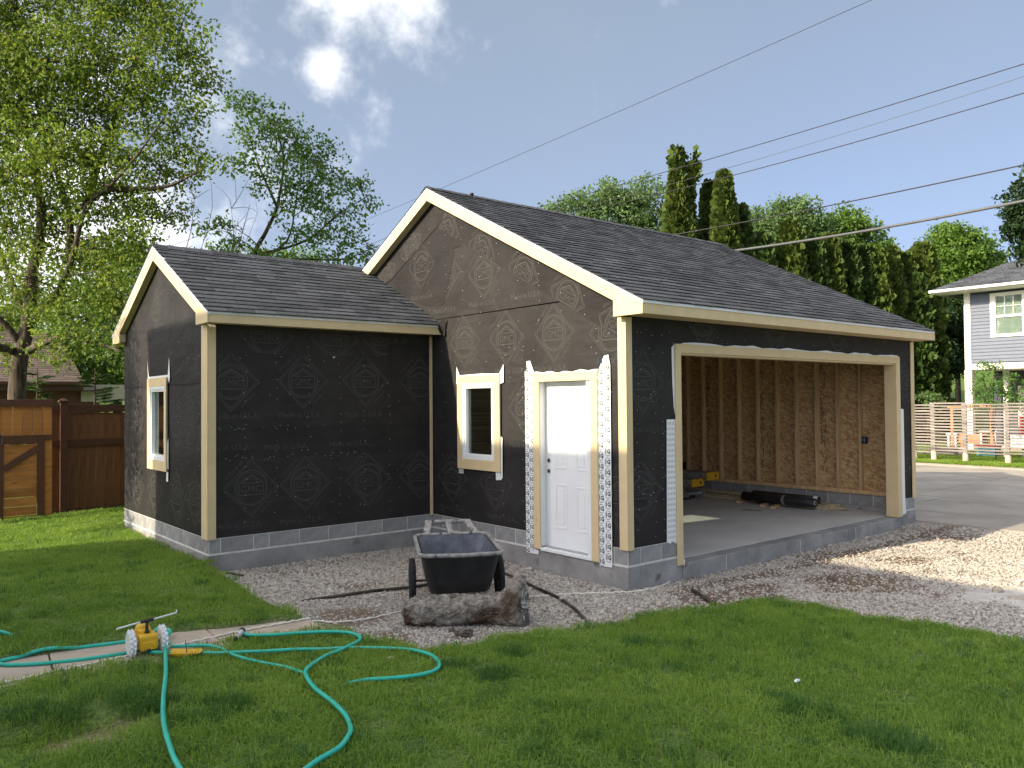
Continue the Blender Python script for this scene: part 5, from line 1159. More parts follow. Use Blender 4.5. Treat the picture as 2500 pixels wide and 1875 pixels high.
def leafy_tree(name, label, base, stems, blobs, leafmat_, barkmat='bark', group=None, leaf=.085, per=26, R=.34, tips_per_m3=5., seed=1, trunk_r=.18, cat='tree', thin=0., twig=.006):
    """stems: list of point lists (main limbs); blobs: (centre, radius) leaf masses, each fed by twigs from the nearest limb"""
    r = np.random.default_rng(seed); base = np.array(base, float); root = thing(name, label, cat, tuple(base), group); m = MB(); limb = []
    for si, st in enumerate(stems):
        pts = smooth_path(st, 5); n = len(pts); r0 = trunk_r*(1 if si == 0 else .45); rr = [max(.012, r0*(1-.86*(i/(n-1))**.8)) for i in range(n)]; m.tube(pts, rr, 9 if r0 > .1 else 6); limb += [(p, q) for p, q in zip(pts, rr)]
    LP_ = np.array([p for p, _ in limb]); LR = np.array([q for _, q in limb]); tips = []
    for bi, (c, rad_) in enumerate(blobs):
        c = np.array(c, float); dd = np.linalg.norm(LP_-c, axis=1)+np.maximum(0, LP_[:, 2]-c[2])*1.5; j = int(np.argmin(dd)); a = LP_[j]
        br = curve3(a, c, .12, 6, seed*31+bi); b0 = min(LR[j]*.6, .010+.016*rad_); m.tube(br, [b0*(1-.7*t) for t in np.linspace(0, 1, 6)], 5, caps=False)
        nt = max(6, int(2.6*tips_per_m3*4.19*rad_**2.7*.55)+6)
        for t in range(nt):
            o = r.normal(0, 1, 3); o /= np.linalg.norm(o); tip = c+o*rad_*(r.random()**.45)*np.array([1, 1, .85]); tips.append(tip)
            if r.random() < .5:
                s = br[r.integers(3, 6)]; m.tube([s, (s+tip)/2+r.normal(0, .06, 3), tip], [twig*1.6, twig*1.2, twig*.6], 3, caps=False)
    m.build('trunk', M[barkmat], root)
    V, F = leaves(tips, per, R, leaf, seed); link('crown', np_mesh('crown', V, F, M[leafmat_], base), root); return root
def B(d, *uvr): return [(at(u, v, d+dd), r) for (u, v, r, dd) in uvr]
rt = random.Random(5)
# the big tree over the board fence
d1 = 17.; b1 = at(35, 905, d1)
st = [[b1-np.array([0, 0, .6]), at(40, 800, d1), at(62, 690, d1), at(70, 590, d1), at(90, 470, d1), at(70, 330, d1+.3), at(40, 180, d1+.3), at(30, 20, d1)],
      [at(62, 700, d1), at(120, 640, d1-.2), at(155, 560, d1-.3), at(185, 450, d1-.4), at(240, 400, d1-.6), at(300, 330, d1-.8), at(350, 260, d1-.8)],
      [at(150, 570, d1), at(150, 470, d1), at(125, 380, d1+.2), at(95, 290, d1+.4), at(60, 150, d1+.6), at(20, 60, d1+.6)],
      [at(185, 450, d1), at(220, 330, d1+.3), at(270, 200, d1+.4), at(300, 90, d1+.4), at(320, -40, d1+.5)],
      [at(50, 750, d1), at(0, 690, d1-.3), at(-80, 640, d1-.5), at(-200, 560, d1-.6)], [at(60, 700, d1), at(-10, 520, d1+.4), at(-60, 380, d1+.5), at(-120, 200, d1+.7)],
      [at(55, 760, d1), at(130, 730, d1-.6), at(210, 742, d1-1.0), at(265, 760, d1-1.2)], [at(230, 405, d1-.4), at(300, 410, d1-.4), at(370, 400, d1-.4), at(425, 372, d1-.4)]]
bl = B(d1, (40, 30, 1.3, .3), (150, -40, 1.3, .4), (230, 30, 1.1, 0), (320, 10, 1.0, .5), (390, 60, .75, 0), (425, 120, .5, 0), (440, 180, .4, .3), (100, 130, 1.25, -.4), (200, 140, 1.1, .2), (300, 130, .9, -.2), (370, 170, .7, .1), (420, 235, .42, 0),
       (30, 230, 1.3, .5), (130, 260, 1.1, 0), (230, 240, 1.0, .4), (310, 240, .8, 0), (375, 290, .6, .2), (410, 320, .38, 0), (20, 370, 1.2, 0), (110, 370, 1.0, -.5), (200, 340, 1.0, .2), (280, 340, .8, -.4), (345, 350, .6, 0), (400, 385, .4, 0), (440, 360, .25, 0),
       (30, 490, 1.1, .6), (110, 480, .9, .2), (200, 450, .85, 0), (270, 430, .75, .1), (330, 440, .55, -.2), (380, 470, .4, .2), (280, 500, .6, -.4), (240, 540, .6, -.2), (310, 540, .45, .1), (170, 560, .7, .3), (60, 600, .9, -.6), (250, 590, .6, -.6), (200, 640, .7, -.4), (280, 640, .55, -.4), (140, 680, .6, -.8), (110, 745, .55, -1), (180, 730, .4, -1),
       (0, 690, .6, .4), (30, 770, .45, .3), (-90, 100, 1.8, 0), (-110, 330, 1.7, .2), (-110, 100, 1.6, .4), (60, -170, 1.6, 0), (260, -130, 1.3, 0))
bl += [(np.array(c), r_) for c, r_ in (((-8.3, 7.85, 4.3), .75), ((-8.6, 8.35, 5.5), .8), ((-8.0, 7.95, 3.4), .5), ((-9.0, 8.2, 5.0), .6), ((-7.8, 8.3, 4.6), .5), ((-8.2, 8.1, 2.7), .35))]
st.append([at(35, 760, d1), np.array([-6.6, 9.6, 3.6]), np.array([-7.6, 8.6, 4.2]), np.array([-8.6, 8.1, 5.0])])
leafy_tree('broadleaf_tree', 'large spreading tree with dark forked trunk rising over the board fence', b1, st, bl, 'leaf_a', 'bark', leaf=.10, per=27, R=.36, tips_per_m3=9, seed=3, trunk_r=.20)
# tree beyond the wing roof
d2 = 21.; b2 = at(548, 900, d2)
st = [[b2, at(545, 700, d2), at(548, 560, d2), at(575, 500, d2), at(600, 440, d2), at(612, 340, d2), at(590, 260, d2)], [at(555, 560, d2), at(620, 520, d2+.2), at(640, 430, d2+.4), at(655, 340, d2+.5)], [at(560, 550, d2), at(660, 520, d2-.3), at(735, 460, d2-.4), at(800, 420, d2-.4)],
      [at(560, 575, d2), at(650, 560, d2-.4), at(740, 560, d2-.4), at(820, 530, d2-.4)], [at(600, 450, d2), at(560, 360, d2), at(530, 270, d2)]]
bl = B(d2, (515, 225, .42, 0), (560, 235, .55, 0), (600, 265, .7, .2), (540, 300, .6, -.2), (650, 300, .55, .1), (600, 330, .8, .1), (660, 340, .7, .2), (700, 335, .5, 0), (510, 355, .4, 0), (560, 380, .6, 0), (640, 400, .8, -.2), (700, 390, .65, .2), (745, 400, .5, 0), (780, 400, .35, 0), (680, 450, .7, 0), (740, 460, .55, -.3), (610, 450, .4, 0), (640, 510, .5, -.3), (700, 510, .6, -.2), (760, 510, .45, 0), (800, 440, .3, 0), (790, 545, .4, 0), (690, 560, .5, -.4), (600, 560, .5, -.6), (540, 570, .6, -.5), (480, 560, .5, -.4), (450, 570, .55, 0), (475, 480, .28, 0), (440, 490, .25, 0), (500, 520, .35, 0), (750, 560, .45, -.4), (830, 570, .35, 0))
leafy_tree('broadleaf_tree', 'open crowned tree with leaning slender stems behind the wing roof', b2, st, bl, 'leaf_b', 'bark', leaf=.115, per=15, R=.36, tips_per_m3=9.5, seed=5, trunk_r=.10)
# bare twiggy shoots left of it
def bare(base, tips, seed):
    m = MB(); r = np.random.default_rng(seed)
    for t in tips:
        pts = curve3(base, t, .15, 7, int(r.integers(1e6))); m.tube(pts, [.03*(1-.85*i/6) for i in range(7)], 5, caps=False)
        for k in range(9):
            p = pts[int(r.integers(2, 7))]; q = p+r.normal(0, .55, 3)+np.array([0, 0, .4]); m.tube(curve3(p, q, .2, 4, int(r.integers(1e6))), [.008, .006, .005, .003], 4, caps=False)
    root = thing('bare_tree', 'leafless twiggy sapling between the two left trees', 'tree', tuple(base)); m.build('trunk', M['barkpale'], root)
b3 = at(470, 880, 20); bare(b3, [at(500, 450, 20), at(450, 490, 20), at(540, 440, 20.3), at(480, 520, 19.6), at(420, 430, 20)], 4)
# leafy mass low behind the fence and wing
d3 = 24.; b = at(255, 900, d3)
bl = B(d3, (230, 600, 1.3, 0), (330, 590, .9, 0), (180, 690, 1.4, 0), (280, 690, 1.3, -.4), (240, 780, 1.3, -.5), (150, 790, .9, .3), (320, 790, 1.0, 0), (340, 690, .9, .3), (190, 560, .8, 0), (280, 560, .8, 0))
leafy_tree('broadleaf_tree', 'bushy mid green tree low between the wing and the big tree', b, [[b, at(250, 780, d3), at(240, 680, d3), at(240, 590, d3)], [at(250, 780, d3), at(300, 700, d3), at(330, 620, d3)]], bl, 'leaf_b', leaf=.13, per=30, R=.5, tips_per_m3=7, seed=8, trunk_r=.14)
bb = at(-40, 860, 26); bl = B(26, (20, 700, 1.5, 0), (-80, 720, 1.6, 0), (80, 640, 1.2, 1), (110, 780, 1.0, 0), (-20, 800, 1.2, 0))
leafy_tree('broadleaf_tree', 'tree at far left edge low behind the big trunk', bb, [[bb, at(-20, 780, 26), at(0, 680, 26)]], bl, 'leaf_b', leaf=.13, per=26, R=.5, tips_per_m3=6, seed=9, trunk_r=.14)
bb = at(520, 900, 30); bl = B(30, (470, 590, 1.2, 0), (540, 575, 1.1, 0), (610, 570, 1.0, 0), (680, 585, 1.0, 0), (400, 620, 1.2, 0))
leafy_tree('broadleaf_tree', 'rounded tree just showing above the wing ridge', bb, [[bb, at(520, 700, 30), at(530, 600, 30)]], bl, 'leaf_b', leaf=.15, per=24, R=.5, tips_per_m3=5, seed=10, trunk_r=.14)
# young spruce with pale tips in front of the brick garage
def spruce(base, h, label, seed, spread):
    r = np.random.default_rng(seed); base = np.array(base); root = thing('spruce', label, 'tree', tuple(base)); m = MB(); m.tube([base, base+np.array([0, 0, h])], [.05, .01], 6); V = []; F = []
    for i in range(36):
        z = h*(.08+.9*i/36); a = r.uniform(0, 6.28); L = spread*(1-z/h*.8)*r.uniform(.7, 1.15); p0 = base+np.array([0, 0, z]); d = np.array([math.cos(a), math.sin(a), .12]); p1 = p0+d*L; m.tube([p0, p0+d*L*.6-np.array([0, 0, .03]), p1], [.012, .008, .003], 4, caps=False)
        for k in range(int(60*L)+14):
            t = r.random()**.7; q = p0+d*L*t; s = np.cross(d, (0, 0, 1)); s /= np.linalg.norm(s); sl = .20*(1.05-t)+.05; e = d*.6+s*r.choice((-1, 1))*r.uniform(.3, 1)+np.array([0, 0, r.normal(0, .15)]); e /= np.linalg.norm(e); w = np.cross(e, (0, 0, 1))*.011; w2 = np.cross(e, w)*1.2; j = len(V); en = q+e*sl
            V += [q-w, q+w, en, q-w2, q+w2]; F += [(j, j+1, j+2), (j+3, j+4, j+2)]
    m.build('trunk', M['bark'], root); link('crown', np_mesh('crown', V, F, M['spruce'], base), root)
spruce(onp(205, 930, 1, 12.6)*np.array([1, 1, 0])+np.array([0, 0, .1]), 2.75, 'young spruce with pale tips above the board fence', 3, 1.35); spruce(onp(80, 930, 1, 12.3)*np.array([1, 1, 0])+np.array([0, 0, .1]), 2.7, 'small spruce beside the big trunk above the gate', 4, .95)

# ---- right hand side
def arbor(label, u, vt, halfpx, d, seed, mat_='arb', group='arborvitae hedge across the alley', prof=None, lean=0, tops=None, foot=880):
    r = np.random.default_rng(seed); top = at(u, vt, d); base = np.array([top[0], top[1], float(zbase(top[0], top[1]))]); H = top[2]-base[2]; rad_ = halfpx*K/FPX*d*1.2
    prof = prof or (lambda t: (1-t)**.62*(1-.30*math.exp(-((t-.02)/.12)**2))*1.02)
    root = thing('arborvitae', label, 'tree', tuple(base), group); r_t = lambda t: rad_*prof(t)
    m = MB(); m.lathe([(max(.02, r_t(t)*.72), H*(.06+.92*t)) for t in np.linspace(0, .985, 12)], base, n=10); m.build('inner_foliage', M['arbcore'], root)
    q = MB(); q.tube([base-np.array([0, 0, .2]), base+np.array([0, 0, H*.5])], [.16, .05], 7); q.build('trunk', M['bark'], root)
    ph = r.uniform(0, 6.28, 6); n = int(min(9000, 300*H*rad_*3.2)); t = r.random(n)**1.15; th = r.uniform(0, 6.28, n)
    R_ = np.array([r_t(x) for x in t]); lump = 1+.16*np.sin(3*th+ph[0]+t*14)*np.sin(t*23+ph[1])+.12*np.sin(5*th+ph[2]-t*31)+.07*np.sin(9*th+t*47+ph[3]); rr = R_*lump*(.72+.32*r.random(n))*np.where(r.random(n) < .07, r.uniform(1.05, 1.28, n), 1.); 
    c = base+np.stack([rr*np.cos(th), rr*np.sin(th), H*(.03+.97*t)], 1)
    out = np.stack([np.cos(th), np.sin(th), np.full(n, .9)], 1)+r.normal(0, .35, (n, 3)); out /= np.linalg.norm(out, axis=1, keepdims=True)
    side = np.cross(out, r.normal(0, 1, (n, 3))); side /= np.linalg.norm(side, axis=1, keepdims=True); L = r.uniform(.10, .34, (n, 1))*(d/33); w = L*.42
    V = np.stack([c, c+out*L*.5+side*w, c+out*L, c+out*L*.55-side*w, c+out*L*.8+side*w*1.1], 1).reshape(-1, 3); k = np.arange(n)[:, None]*5
    F = np.concatenate([k+np.array([[0, 1, 2]]), k+np.array([[0, 2, 3]]), k+np.array([[1, 4, 2]])], 1).reshape(-1, 3)
    link('crown', np_mesh('crown', V, F, M[mat_], base), root); return base
dT = 33.
colp = lambda t: min(1, (1-t)**.40*1.03)*(1-.22*math.exp(-(t/.15)**2))
arbor('tallest arborvitae, its broken top showing two thin spires', 1462, 376, 50, dT, 1, prof=lambda t: min(1, (1-t)**.62*1.12)*(1-.2*math.exp(-(t/.15)**2)))
arbor('thin left spire of the tallest arborvitae', 1460, 322, 9, dT, 2, group='spires on the tallest arborvitae', prof=lambda t: 1.0 if t < .9 else .6)
arbor('bare stemmed right spire beside the tallest arborvitae', 1491, 333, 9, dT+.3, 3, group='spires on the tallest arborvitae', prof=lambda t: .22 if t < .90 else 1.25)
arbor('second tall arborvitae with narrow leaning top', 1563, 376, 36, dT, 4, prof=lambda t: min(1, (1-t)**.5*1.05))
arbor('dark shoulder arborvitae left of the second tall one', 1533, 398, 26, dT+1, 5, 'arbdark', prof=colp)
arbor('dark arborvitae right of the second tall one', 1598, 452, 32, dT+.5, 6, 'arbdark', prof=colp)
for i, (u, v, h, d, mm) in enumerate(((1645, 512, 34, 33.5, 'arbdark'), (1706, 482, 36, 34, 'arb'), (1756, 518, 32, 34.5, 'arbdark'), (1792, 511, 30, 35, 'arb'), (1828, 528, 32, 35.5, 'arbdark'), (1866, 538, 30, 36, 'arbdark'), (1896, 548, 26, 36, 'arb'), (1922, 541, 28, 37, 'arb'), (1952, 553, 26, 37.5, 'arb'), (1992, 531, 36, 38, 'arb'), (1975, 600, 34, 37, 'arbdark'))):
    lab = ['first low hedge arborvitae right of the tall pair', 'pointed bright arborvitae under the black wire', 'dark arborvitae where the thick cable crosses the hedge', 'bright topped arborvitae in the middle of the hedge', 'dark arborvitae in the middle of the hedge', 'dark arborvitae with flat top left of the far bright pair', 'narrow arborvitae between dark hedge and the bright pair', 'left one of the bright pair of pointed arborvitae', 'right one of the bright pair of pointed arborvitae', 'broad yellow green arborvitae beside the round maple', 'dark lower arborvitae in front of the yellow green one'][i]
    arbor(lab, u, v, h, d, 20+i, mm, prof=colp)
def mass(name, label, base_uv, d, blobs, lm, seed, leaf=.17, per=18, R=.55, tp=2.2, tr=.2, cat='tree'):
    bl = B(d, *blobs); x = at(*base_uv, d); base = np.array([x[0], x[1], float(zbase(x[0], x[1]))-.1]); top = bl[0][0]; mid = (base+top)/2+np.array([.2, .1, 0])
    stems = [[base, (base*2+top)/3, mid, top]]
    for c, r in bl[1:6]: stems.append([mid-(top-base)*.12, (mid+np.array(c))/2+np.array([0, 0, .3]), np.array(c)])
    leafy_tree(name, label, base, stems, bl, lm, leaf=leaf*1.1, per=int(per*1.5), R=R, tips_per_m3=tp*1.5, seed=seed, trunk_r=tr, cat=cat)
mass('broadleaf_tree', 'pale airy tree behind the main roof left of the arborvitae', (1330, 880), 44, ((1340, 440, 1.6, 0), (1260, 445, 1.3, 0), (1395, 430, 1.4, 0), (1300, 470, 1.5, 0), (1220, 455, .8, 0), (1380, 480, 1.5, 0), (1320, 420, 1.0, 0), (1400, 500, 1.4, 0), (1190, 452, .5, 0)), 'leaf_c', 31, .2, 14, .6, 2.4)
mass('broadleaf_tree', 'rounded green tree rising behind the hedge under the black wire', (1705, 880), 46, ((1690, 500, 1.8, 0), (1650, 480, 1.2, 0), (1730, 470, 1.4, 0), (1700, 455, 1.0, 0), (1660, 530, 1.5, 0), (1760, 500, 1.2, 0), (1745, 530, 1.6, 0), (1630, 495, .8, 0)), 'leaf_c', 32, .22, 16, .65, 2.2)
mass('broadleaf_tree', 'second rounded tree behind the hedge right of the thick cable', (1830, 880), 47, ((1835, 510, 1.6, 0), (1815, 475, 1.2, 0), (1850, 490, 1.2, 0), (1880, 530, 1.3, 0), (1800, 530, 1.5, 0), (1895, 555, 1.0, 0), (1850, 560, 1.5, 0)), 'leaf_d', 33, .22, 16, .65, 2.2)
mass('broadleaf_tree', 'round full maple left of the grey clapboard house', (2070, 880), 48, ((2065, 570, 2.0, 0), (2040, 530, 1.5, 0), (2090, 540, 1.6, 0), (2125, 580, 1.4, 0), (2020, 580, 1.6, 0), (2065, 515, 1.0, 0), (2110, 620, 1.8, 0), (2030, 640, 1.9, 0), (2140, 560, .8, 0), (2080, 660, 1.8, 0)), 'leaf_d', 34, .22, 22, .6, 2.8)
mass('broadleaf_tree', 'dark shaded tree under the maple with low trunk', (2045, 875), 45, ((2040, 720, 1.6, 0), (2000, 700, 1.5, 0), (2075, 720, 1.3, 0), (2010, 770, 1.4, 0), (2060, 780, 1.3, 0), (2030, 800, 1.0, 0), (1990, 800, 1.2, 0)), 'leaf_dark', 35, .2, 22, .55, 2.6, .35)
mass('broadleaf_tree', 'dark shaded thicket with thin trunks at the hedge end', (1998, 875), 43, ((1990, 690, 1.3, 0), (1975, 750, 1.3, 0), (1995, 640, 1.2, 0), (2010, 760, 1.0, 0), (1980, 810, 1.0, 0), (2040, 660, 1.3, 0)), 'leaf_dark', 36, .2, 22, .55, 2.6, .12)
mass('broadleaf_tree', 'dark leafed branch tree cut by the right picture edge', (2290, 900), 22, ((2205, 450, .42, 0), (2212, 500, .5, 0), (2225, 400, .5, 0), (2200, 470, .3, 0), (2250, 450, 1.0, 0), (2190, 455, .2, 0), (2255, 530, .7, 0), (2215, 540, .35, 0), (2280, 350, .8, 0)), 'leaf_dark', 37, .13, 20, .3, 7, .15)
mass('young_tree', 'feathery light green young tree before the house porch', (2150, 880), 25.2, ((2140, 835, .36, 0), (2112, 850, .28, 0), (2165, 845, .36, .2), (2150, 795, .22, 0), (2196, 855, .3, 0), (2122, 815, .2, .2), (2108, 880, .2, 0), (2180, 880, .3, -.2), (2140, 872, .3, 0), (2175, 815, .25, 0), (2210, 835, .25, 0), (2205, 880, .3, 0), (2128, 790, .15, 0)), 'feather', 38, .085, 8, .2, 16, .03)
mass('shrub', 'rusty orange shrub beside the red door', (2215, 900), 24.5, ((2212, 850, .35, 0), (2205, 875, .3, 0), (2225, 830, .3, 0)), 'rustleaf', 39, .1, 16, .2, 20, .02, 'shrub') if 'rustleaf' in M else None
mass('shrub', 'yellow green shrub on the far lawn above the slat fence', (2000, 880), 34, ((2008, 862, .4, 0), (2025, 865, .3, 0)), 'leaf_c', 40, .12, 18, .25, 12, .03, 'shrub')
# long wood closing the horizon
def far_wood():
    r = np.random.default_rng(77); tips = []
    for i in range(900):
        a = r.uniform(-.15, 1.75); R0 = r.uniform(85, 120); x, y = R0*math.cos(a), R0*math.sin(a); tips.append((x, y, float(zbase(x, y))+r.uniform(.5, 7.5)))
    V, F = leaves(tips, 22, 2.6, .75, 78); tag(link('distant_wood', np_mesh('distant_wood', V, F, M['leaf_dark'])), kind='stuff')
far_wood()

# ================================================================ LOOSE OBJECTS
def VV(x, y, ox, oy, s): return ((ox+x/s)*1/K, (oy+y/s)/K)
cb = lambda x, y: VV(x, y, 900, 1220, 3.16); cg = lambda x, y: VV(x, y, 1500, 1200, 2.212); c1 = lambda x, y: VV(x, y, 0, 1400, 2.011); ci = lambda x, y: VV(x, y, 1640, 1000, 3.95)
class Frame:
    def __init__(s, o, f): s.o = np.array(o, float); s.f = np.array([f[0], f[1], 0]); s.f /= np.linalg.norm(s.f); s.l = np.array([-s.f[1], s.f[0], 0])
    def __call__(s, x, y, z): return s.o+s.f*x+s.l*y+np.array([0, 0, z])
def wheelbarrow():
    rc, fc = np.array([-1.455, 1.27]), np.array([-2.07, .21]); f = (fc-rc)/np.linalg.norm(fc-rc); o = rc+f*.60
    gzv = gz(*o)+.01; fr = Frame((o[0], o[1], gzv), f); r = thing('wheelbarrow', 'black two wheeled yard cart with scuffed grey rim parked on gravel', 'wheelbarrow', (o[0], o[1], gzv))
    def loop(xr, xf, wr, wf, z, bul, c=.09, n=5):
        pts = []; cor = [(xr, wr), (xf, wf), (xf, -wf), (xr, -wr)]       # rounded outline with a blunt prow
        def arc(cx, cy, a0, a1): return [(cx+c*math.cos(a0+(a1-a0)*i/n), cy+c*math.sin(a0+(a1-a0)*i/n)) for i in range(n+1)]
        pts += arc(xr+c, wr-c, math.pi, math.pi/2); pts += arc(xf-c, wf-c, math.pi/2, 0.25); pts += [(xf+bul, 0)]; pts += arc(xf-c, -wf+c, -.25, -math.pi/2); pts += arc(xr+c, -wr+c, -math.pi/2, -math.pi)
        return [fr(x, y, z) for x, y in pts]
    def shell(lv, name, mi, flip):
        m = MB(); n = len(lv[0]); vs = [p for L in lv for p in L]; fs = []
        for i in range(len(lv)-1):
            for k in range(n): q = (i*n+k, i*n+(k+1) % n, (i+1)*n+(k+1) % n, (i+1)*n+k); fs.append(q if not flip else q[::-1])
        fs.append(tuple(range((len(lv)-1)*n, len(lv)*n)) if not flip else tuple(range((len(lv)-1)*n, len(lv)*n))[::-1]); m.add(vs, fs, 0, False); return m.build(name, mi, r)
    shell([loop(-.585, .60, .375, .375, .575, .03), loop(-.56, .575, .36, .36, .50, .03), loop(-.50, .50, .32, .315, .28, .02), loop(-.46, .44, .30, .29, .185, .01, .1)], 'tub', M['black_pl'], False)
    shell([loop(-.57, .585, .362, .362, .578, .03), loop(-.545, .56, .345, .345, .50, .03), loop(-.48, .48, .305, .30, .29, .02), loop(-.44, .42, .28, .27, .205, .01, .1)], 'tub_lining', M['tubin'], True)
    L = loop(-.60, .615, .395, .395, .585, .035, .10); m = MB(); m.tube(L+L[:2], .021, 8, caps=False); m.build('rim', M['rim'], r)
    m = MB()
    for y in (-1, 1): m.bar(fr(-.58, y*.275, .575), fr(-.98, y*.215, .665), .075, .045)
    m.bar(fr(-.58, 0, .575), fr(-.98, 0, .655), .06, .04); m.tube([fr(-.985, -.26, .665), fr(-.985, .26, .665)], .026, 10); m.build('handle', M['rim'], r, bevel=.008)
    m = MB(); m.cyl(fr(0, -.45, .225), fr(0, .45, .225), .012); m.build('axle', M['steel'], r)
    m = MB()
    for y in (-.24, .24): m.bar(fr(-.42, y, .0), fr(-.42, y, .20), .03, .03); m.bar(fr(.40, y, .02), fr(.40, y, .2), .05, .03)
    m.box(fr(0, 0, 0)*0+fr(-.3, -.01, .15), fr(-.3, -.01, .15)+np.array([.01, .01, .03])); m.build('leg', M['black_pl'], r)
    for y in (-.445, .445):
        w = thing('wheel', None, None, tuple(fr(0, y, .225))); w.parent = r; w.location = Vector(fr(0, y, .225))-wl(r); ax = fr.l
        m = MB(); prof = [(.165, -.022), (.19, -.032), (.212, -.028), (.224, -.012), (.224, .012), (.212, .028), (.19, .032), (.165, .022), (.165, -.022)]; m.lathe(prof, fr(0, y, .225), ax, 40); 
        for k in range(44):
            a = 2*math.pi*k/44; d = fr.f*math.cos(a)+np.array([0, 0, math.sin(a)]); t = -fr.f*math.sin(a)+np.array([0, 0, math.cos(a)])
            for s_ in (-1, 0, 1): m.obox(fr(0, y, .225)+d*(.222 if s_ == 0 else .214)+ax*s_*.021+t*(.008 if s_ else 0), (.018, .013, .013), np.array([d, t, ax]).T)
        m.build('tyre', M['rubber'], w)
        m = MB(); m.lathe([(.0, -.02), (.03, -.02), (.035, -.008), (.15, -.006), (.165, -.02), (.165, .02), (.15, .006), (.035, .008), (.03, .02), (0, .02)], fr(0, y, .225), ax, 28); m.build('wheel_disc', M['black_pl'], w)
wheelbarrow()

def pier():
    a = np.array([-2.66, .30]); b = np.array([-1.80, -.36]); g0, g1 = gz(*a), gz(*b); A = np.array([*a, g0+.115]); Bq = np.array([*b, g1+.15]); ax = Bq-A; Ln = np.linalg.norm(ax); ax /= Ln; u = np.array([-ax[1], ax[0], 0]); u /= np.linalg.norm(u); w = np.cross(ax, u); w *= np.sign(w[2])
    r = thing('concrete_pier', 'broken old concrete post footing lying on its side before the cart', 'concrete footing', (*((a+b)/2), (g0+g1)/2)); N_, K_ = 110, 64; V = []
    for i in range(N_+1):
        t = i/N_; R0 = .105+.028*sst(.0, .12, t)+.062*sst(.76, .95, t)*(1-.35*sst(.95, 1, t))
        if i == 0: R0 *= .55
        for k in range(K_):
            th = 2*math.pi*k/K_; lum = (vnoise(t*9+3, th*1.6+2, 1, 51)-.5)*.035+(vnoise(t*34, th*5, 1, 52)-.5)*.022+(vnoise(t*80, th*11, 1, 53)-.5)*.012
            up = math.cos(th); flare = 1+.55*sst(.82, .97, t)*max(0, up)**1.5
            R1 = R0*flare+lum; V.append(A+ax*(Ln*t+(.03*math.sin(th*2+1) if t > .93 else 0))+u*R1*math.sin(th)+w*R1*up)
    F = [(i*K_+k, i*K_+(k+1) % K_, (i+1)*K_+(k+1) % K_, (i+1)*K_+k) for i in range(N_) for k in range(K_)]; me = np_mesh('body', V, F, M['oldconc'], wl(r)); link('body', me, r)
    e0 = np.array(V[N_*K_:]); c = e0.mean(0); V2 = [c+ax*.02]; F2 = []; rings = [.3, .65, 1.0]
    for q in rings:
        for k in range(K_): p = c+(e0[k]-c)*q; V2.append(p+ax*(.03*(1-q)+(random.uniform(-.03, .03) if q < 1 else random.uniform(-.012, .012))))
    F2 += [(0, 1+k, 1+(k+1) % K_) for k in range(K_)]
    for j in range(2): F2 += [(1+j*K_+k, 1+(j+1)*K_+k, 1+(j+1)*K_+(k+1) % K_) for k in range(K_)]+[(1+j*K_+k, 1+(j+1)*K_+(k+1) % K_, 1+j*K_+(k+1) % K_) for k in range(K_)]
    link('broken_face', np_mesh('broken_face', V2, F2, M['chalk'], wl(r)), r)
    e0 = np.array(V[:K_]); c = e0.mean(0)-ax*.03; link('butt_face', np_mesh('butt_face', np.vstack([c[None], e0]), [(0, 1+(k+1) % K_, 1+k) for k in range(K_)], M['oldconc'], wl(r)), r)
    # pebbles exposed on its weathered skin
    V = []; F = []; sm_ = stone_meshes(1, M['chalk'])[0]; sv = np.empty(36); sm_.vertices.foreach_get('co', sv); sv = sv.reshape(12, 3); sf = [tuple(p.vertices) for p in sm_.polygons]; rr = np.random.default_rng(4)
    for _ in range(900):
        t = rr.random(); th = rr.uniform(-1.9, 1.9); i = int(t*N_); k = int((th/(2*math.pi)) % 1*K_); p = np.array(me.vertices[i*K_+k].co)+np.array(wl(r))+ax*rr.uniform(-.012, .012)+np.array([0, 0, rr.uniform(-.006, .004)]); s = rr.uniform(.003, .009); j = len(V); V += list(p+sv*s*rr.uniform(.7, 1.3, 3)); F += [tuple(x+j for x in f) for f in sf]
    tag(link('pebble', np_mesh('pebble', V, F, M['pebble'], wl(r)), r), kind='stuff')
M['pebble'] = mat('exposed_pebble', (.22, .205, .18), .9, .3, 30, island=.4)
pier()

def rock(name, label, p, size, mat_, seed, cat='rock', tilt=0):
    r = np.random.default_rng(seed); m = MB(); t = (1+5**.5)/2; import bmesh
    bm = bmesh.new(); bmesh.ops.create_icosphere(bm, subdivisions=3, radius=1)
    d = [(np.array(x)/np.linalg.norm(x), r.uniform(.62, .9)) for x in r.normal(0, 1, (14, 3))]
    for v in bm.verts:
        c = np.array(v.co)
        for n, k in d:
            e = c @ n
            if e > k: c = c-n*(e-k)
        v.co = Vector(c*(1+r.normal(0, .012)))
    me = bpy.data.meshes.new(name); bm.to_mesh(me); bm.free(); me.materials.append(M[mat_]); o = bpy.data.objects.new(name, me); C.objects.link(o); o.location = Vector(p)+Vector((0, 0, size[2]*.55)); o.scale = size; o.rotation_euler = (0, 0, r.uniform(-.3, .3)+tilt); return tag(o, label, cat)
rock('rock', 'flat grey concrete chunk under the front of the broken footing', gpt(*cb(735, 1055)), (.105, .06, .055), 'oldconc', 3, tilt=-.7)
rock('rock', 'small brown stone touching the underside of the broken footing', gpt(*cb(640, 1020)), (.03, .025, .025), 'oldconc', 9)
rock('rock', 'dark stone alone on the gravel before the garage threshold', gpt(*cg(1170, 480)), (.06, .05, .035), 'oldconc', 4)
rock('rock', 'grey concrete lump on the pale spill at right edge', gpt(*cg(2068, 552)), (.075, .06, .05), 'path', 5)
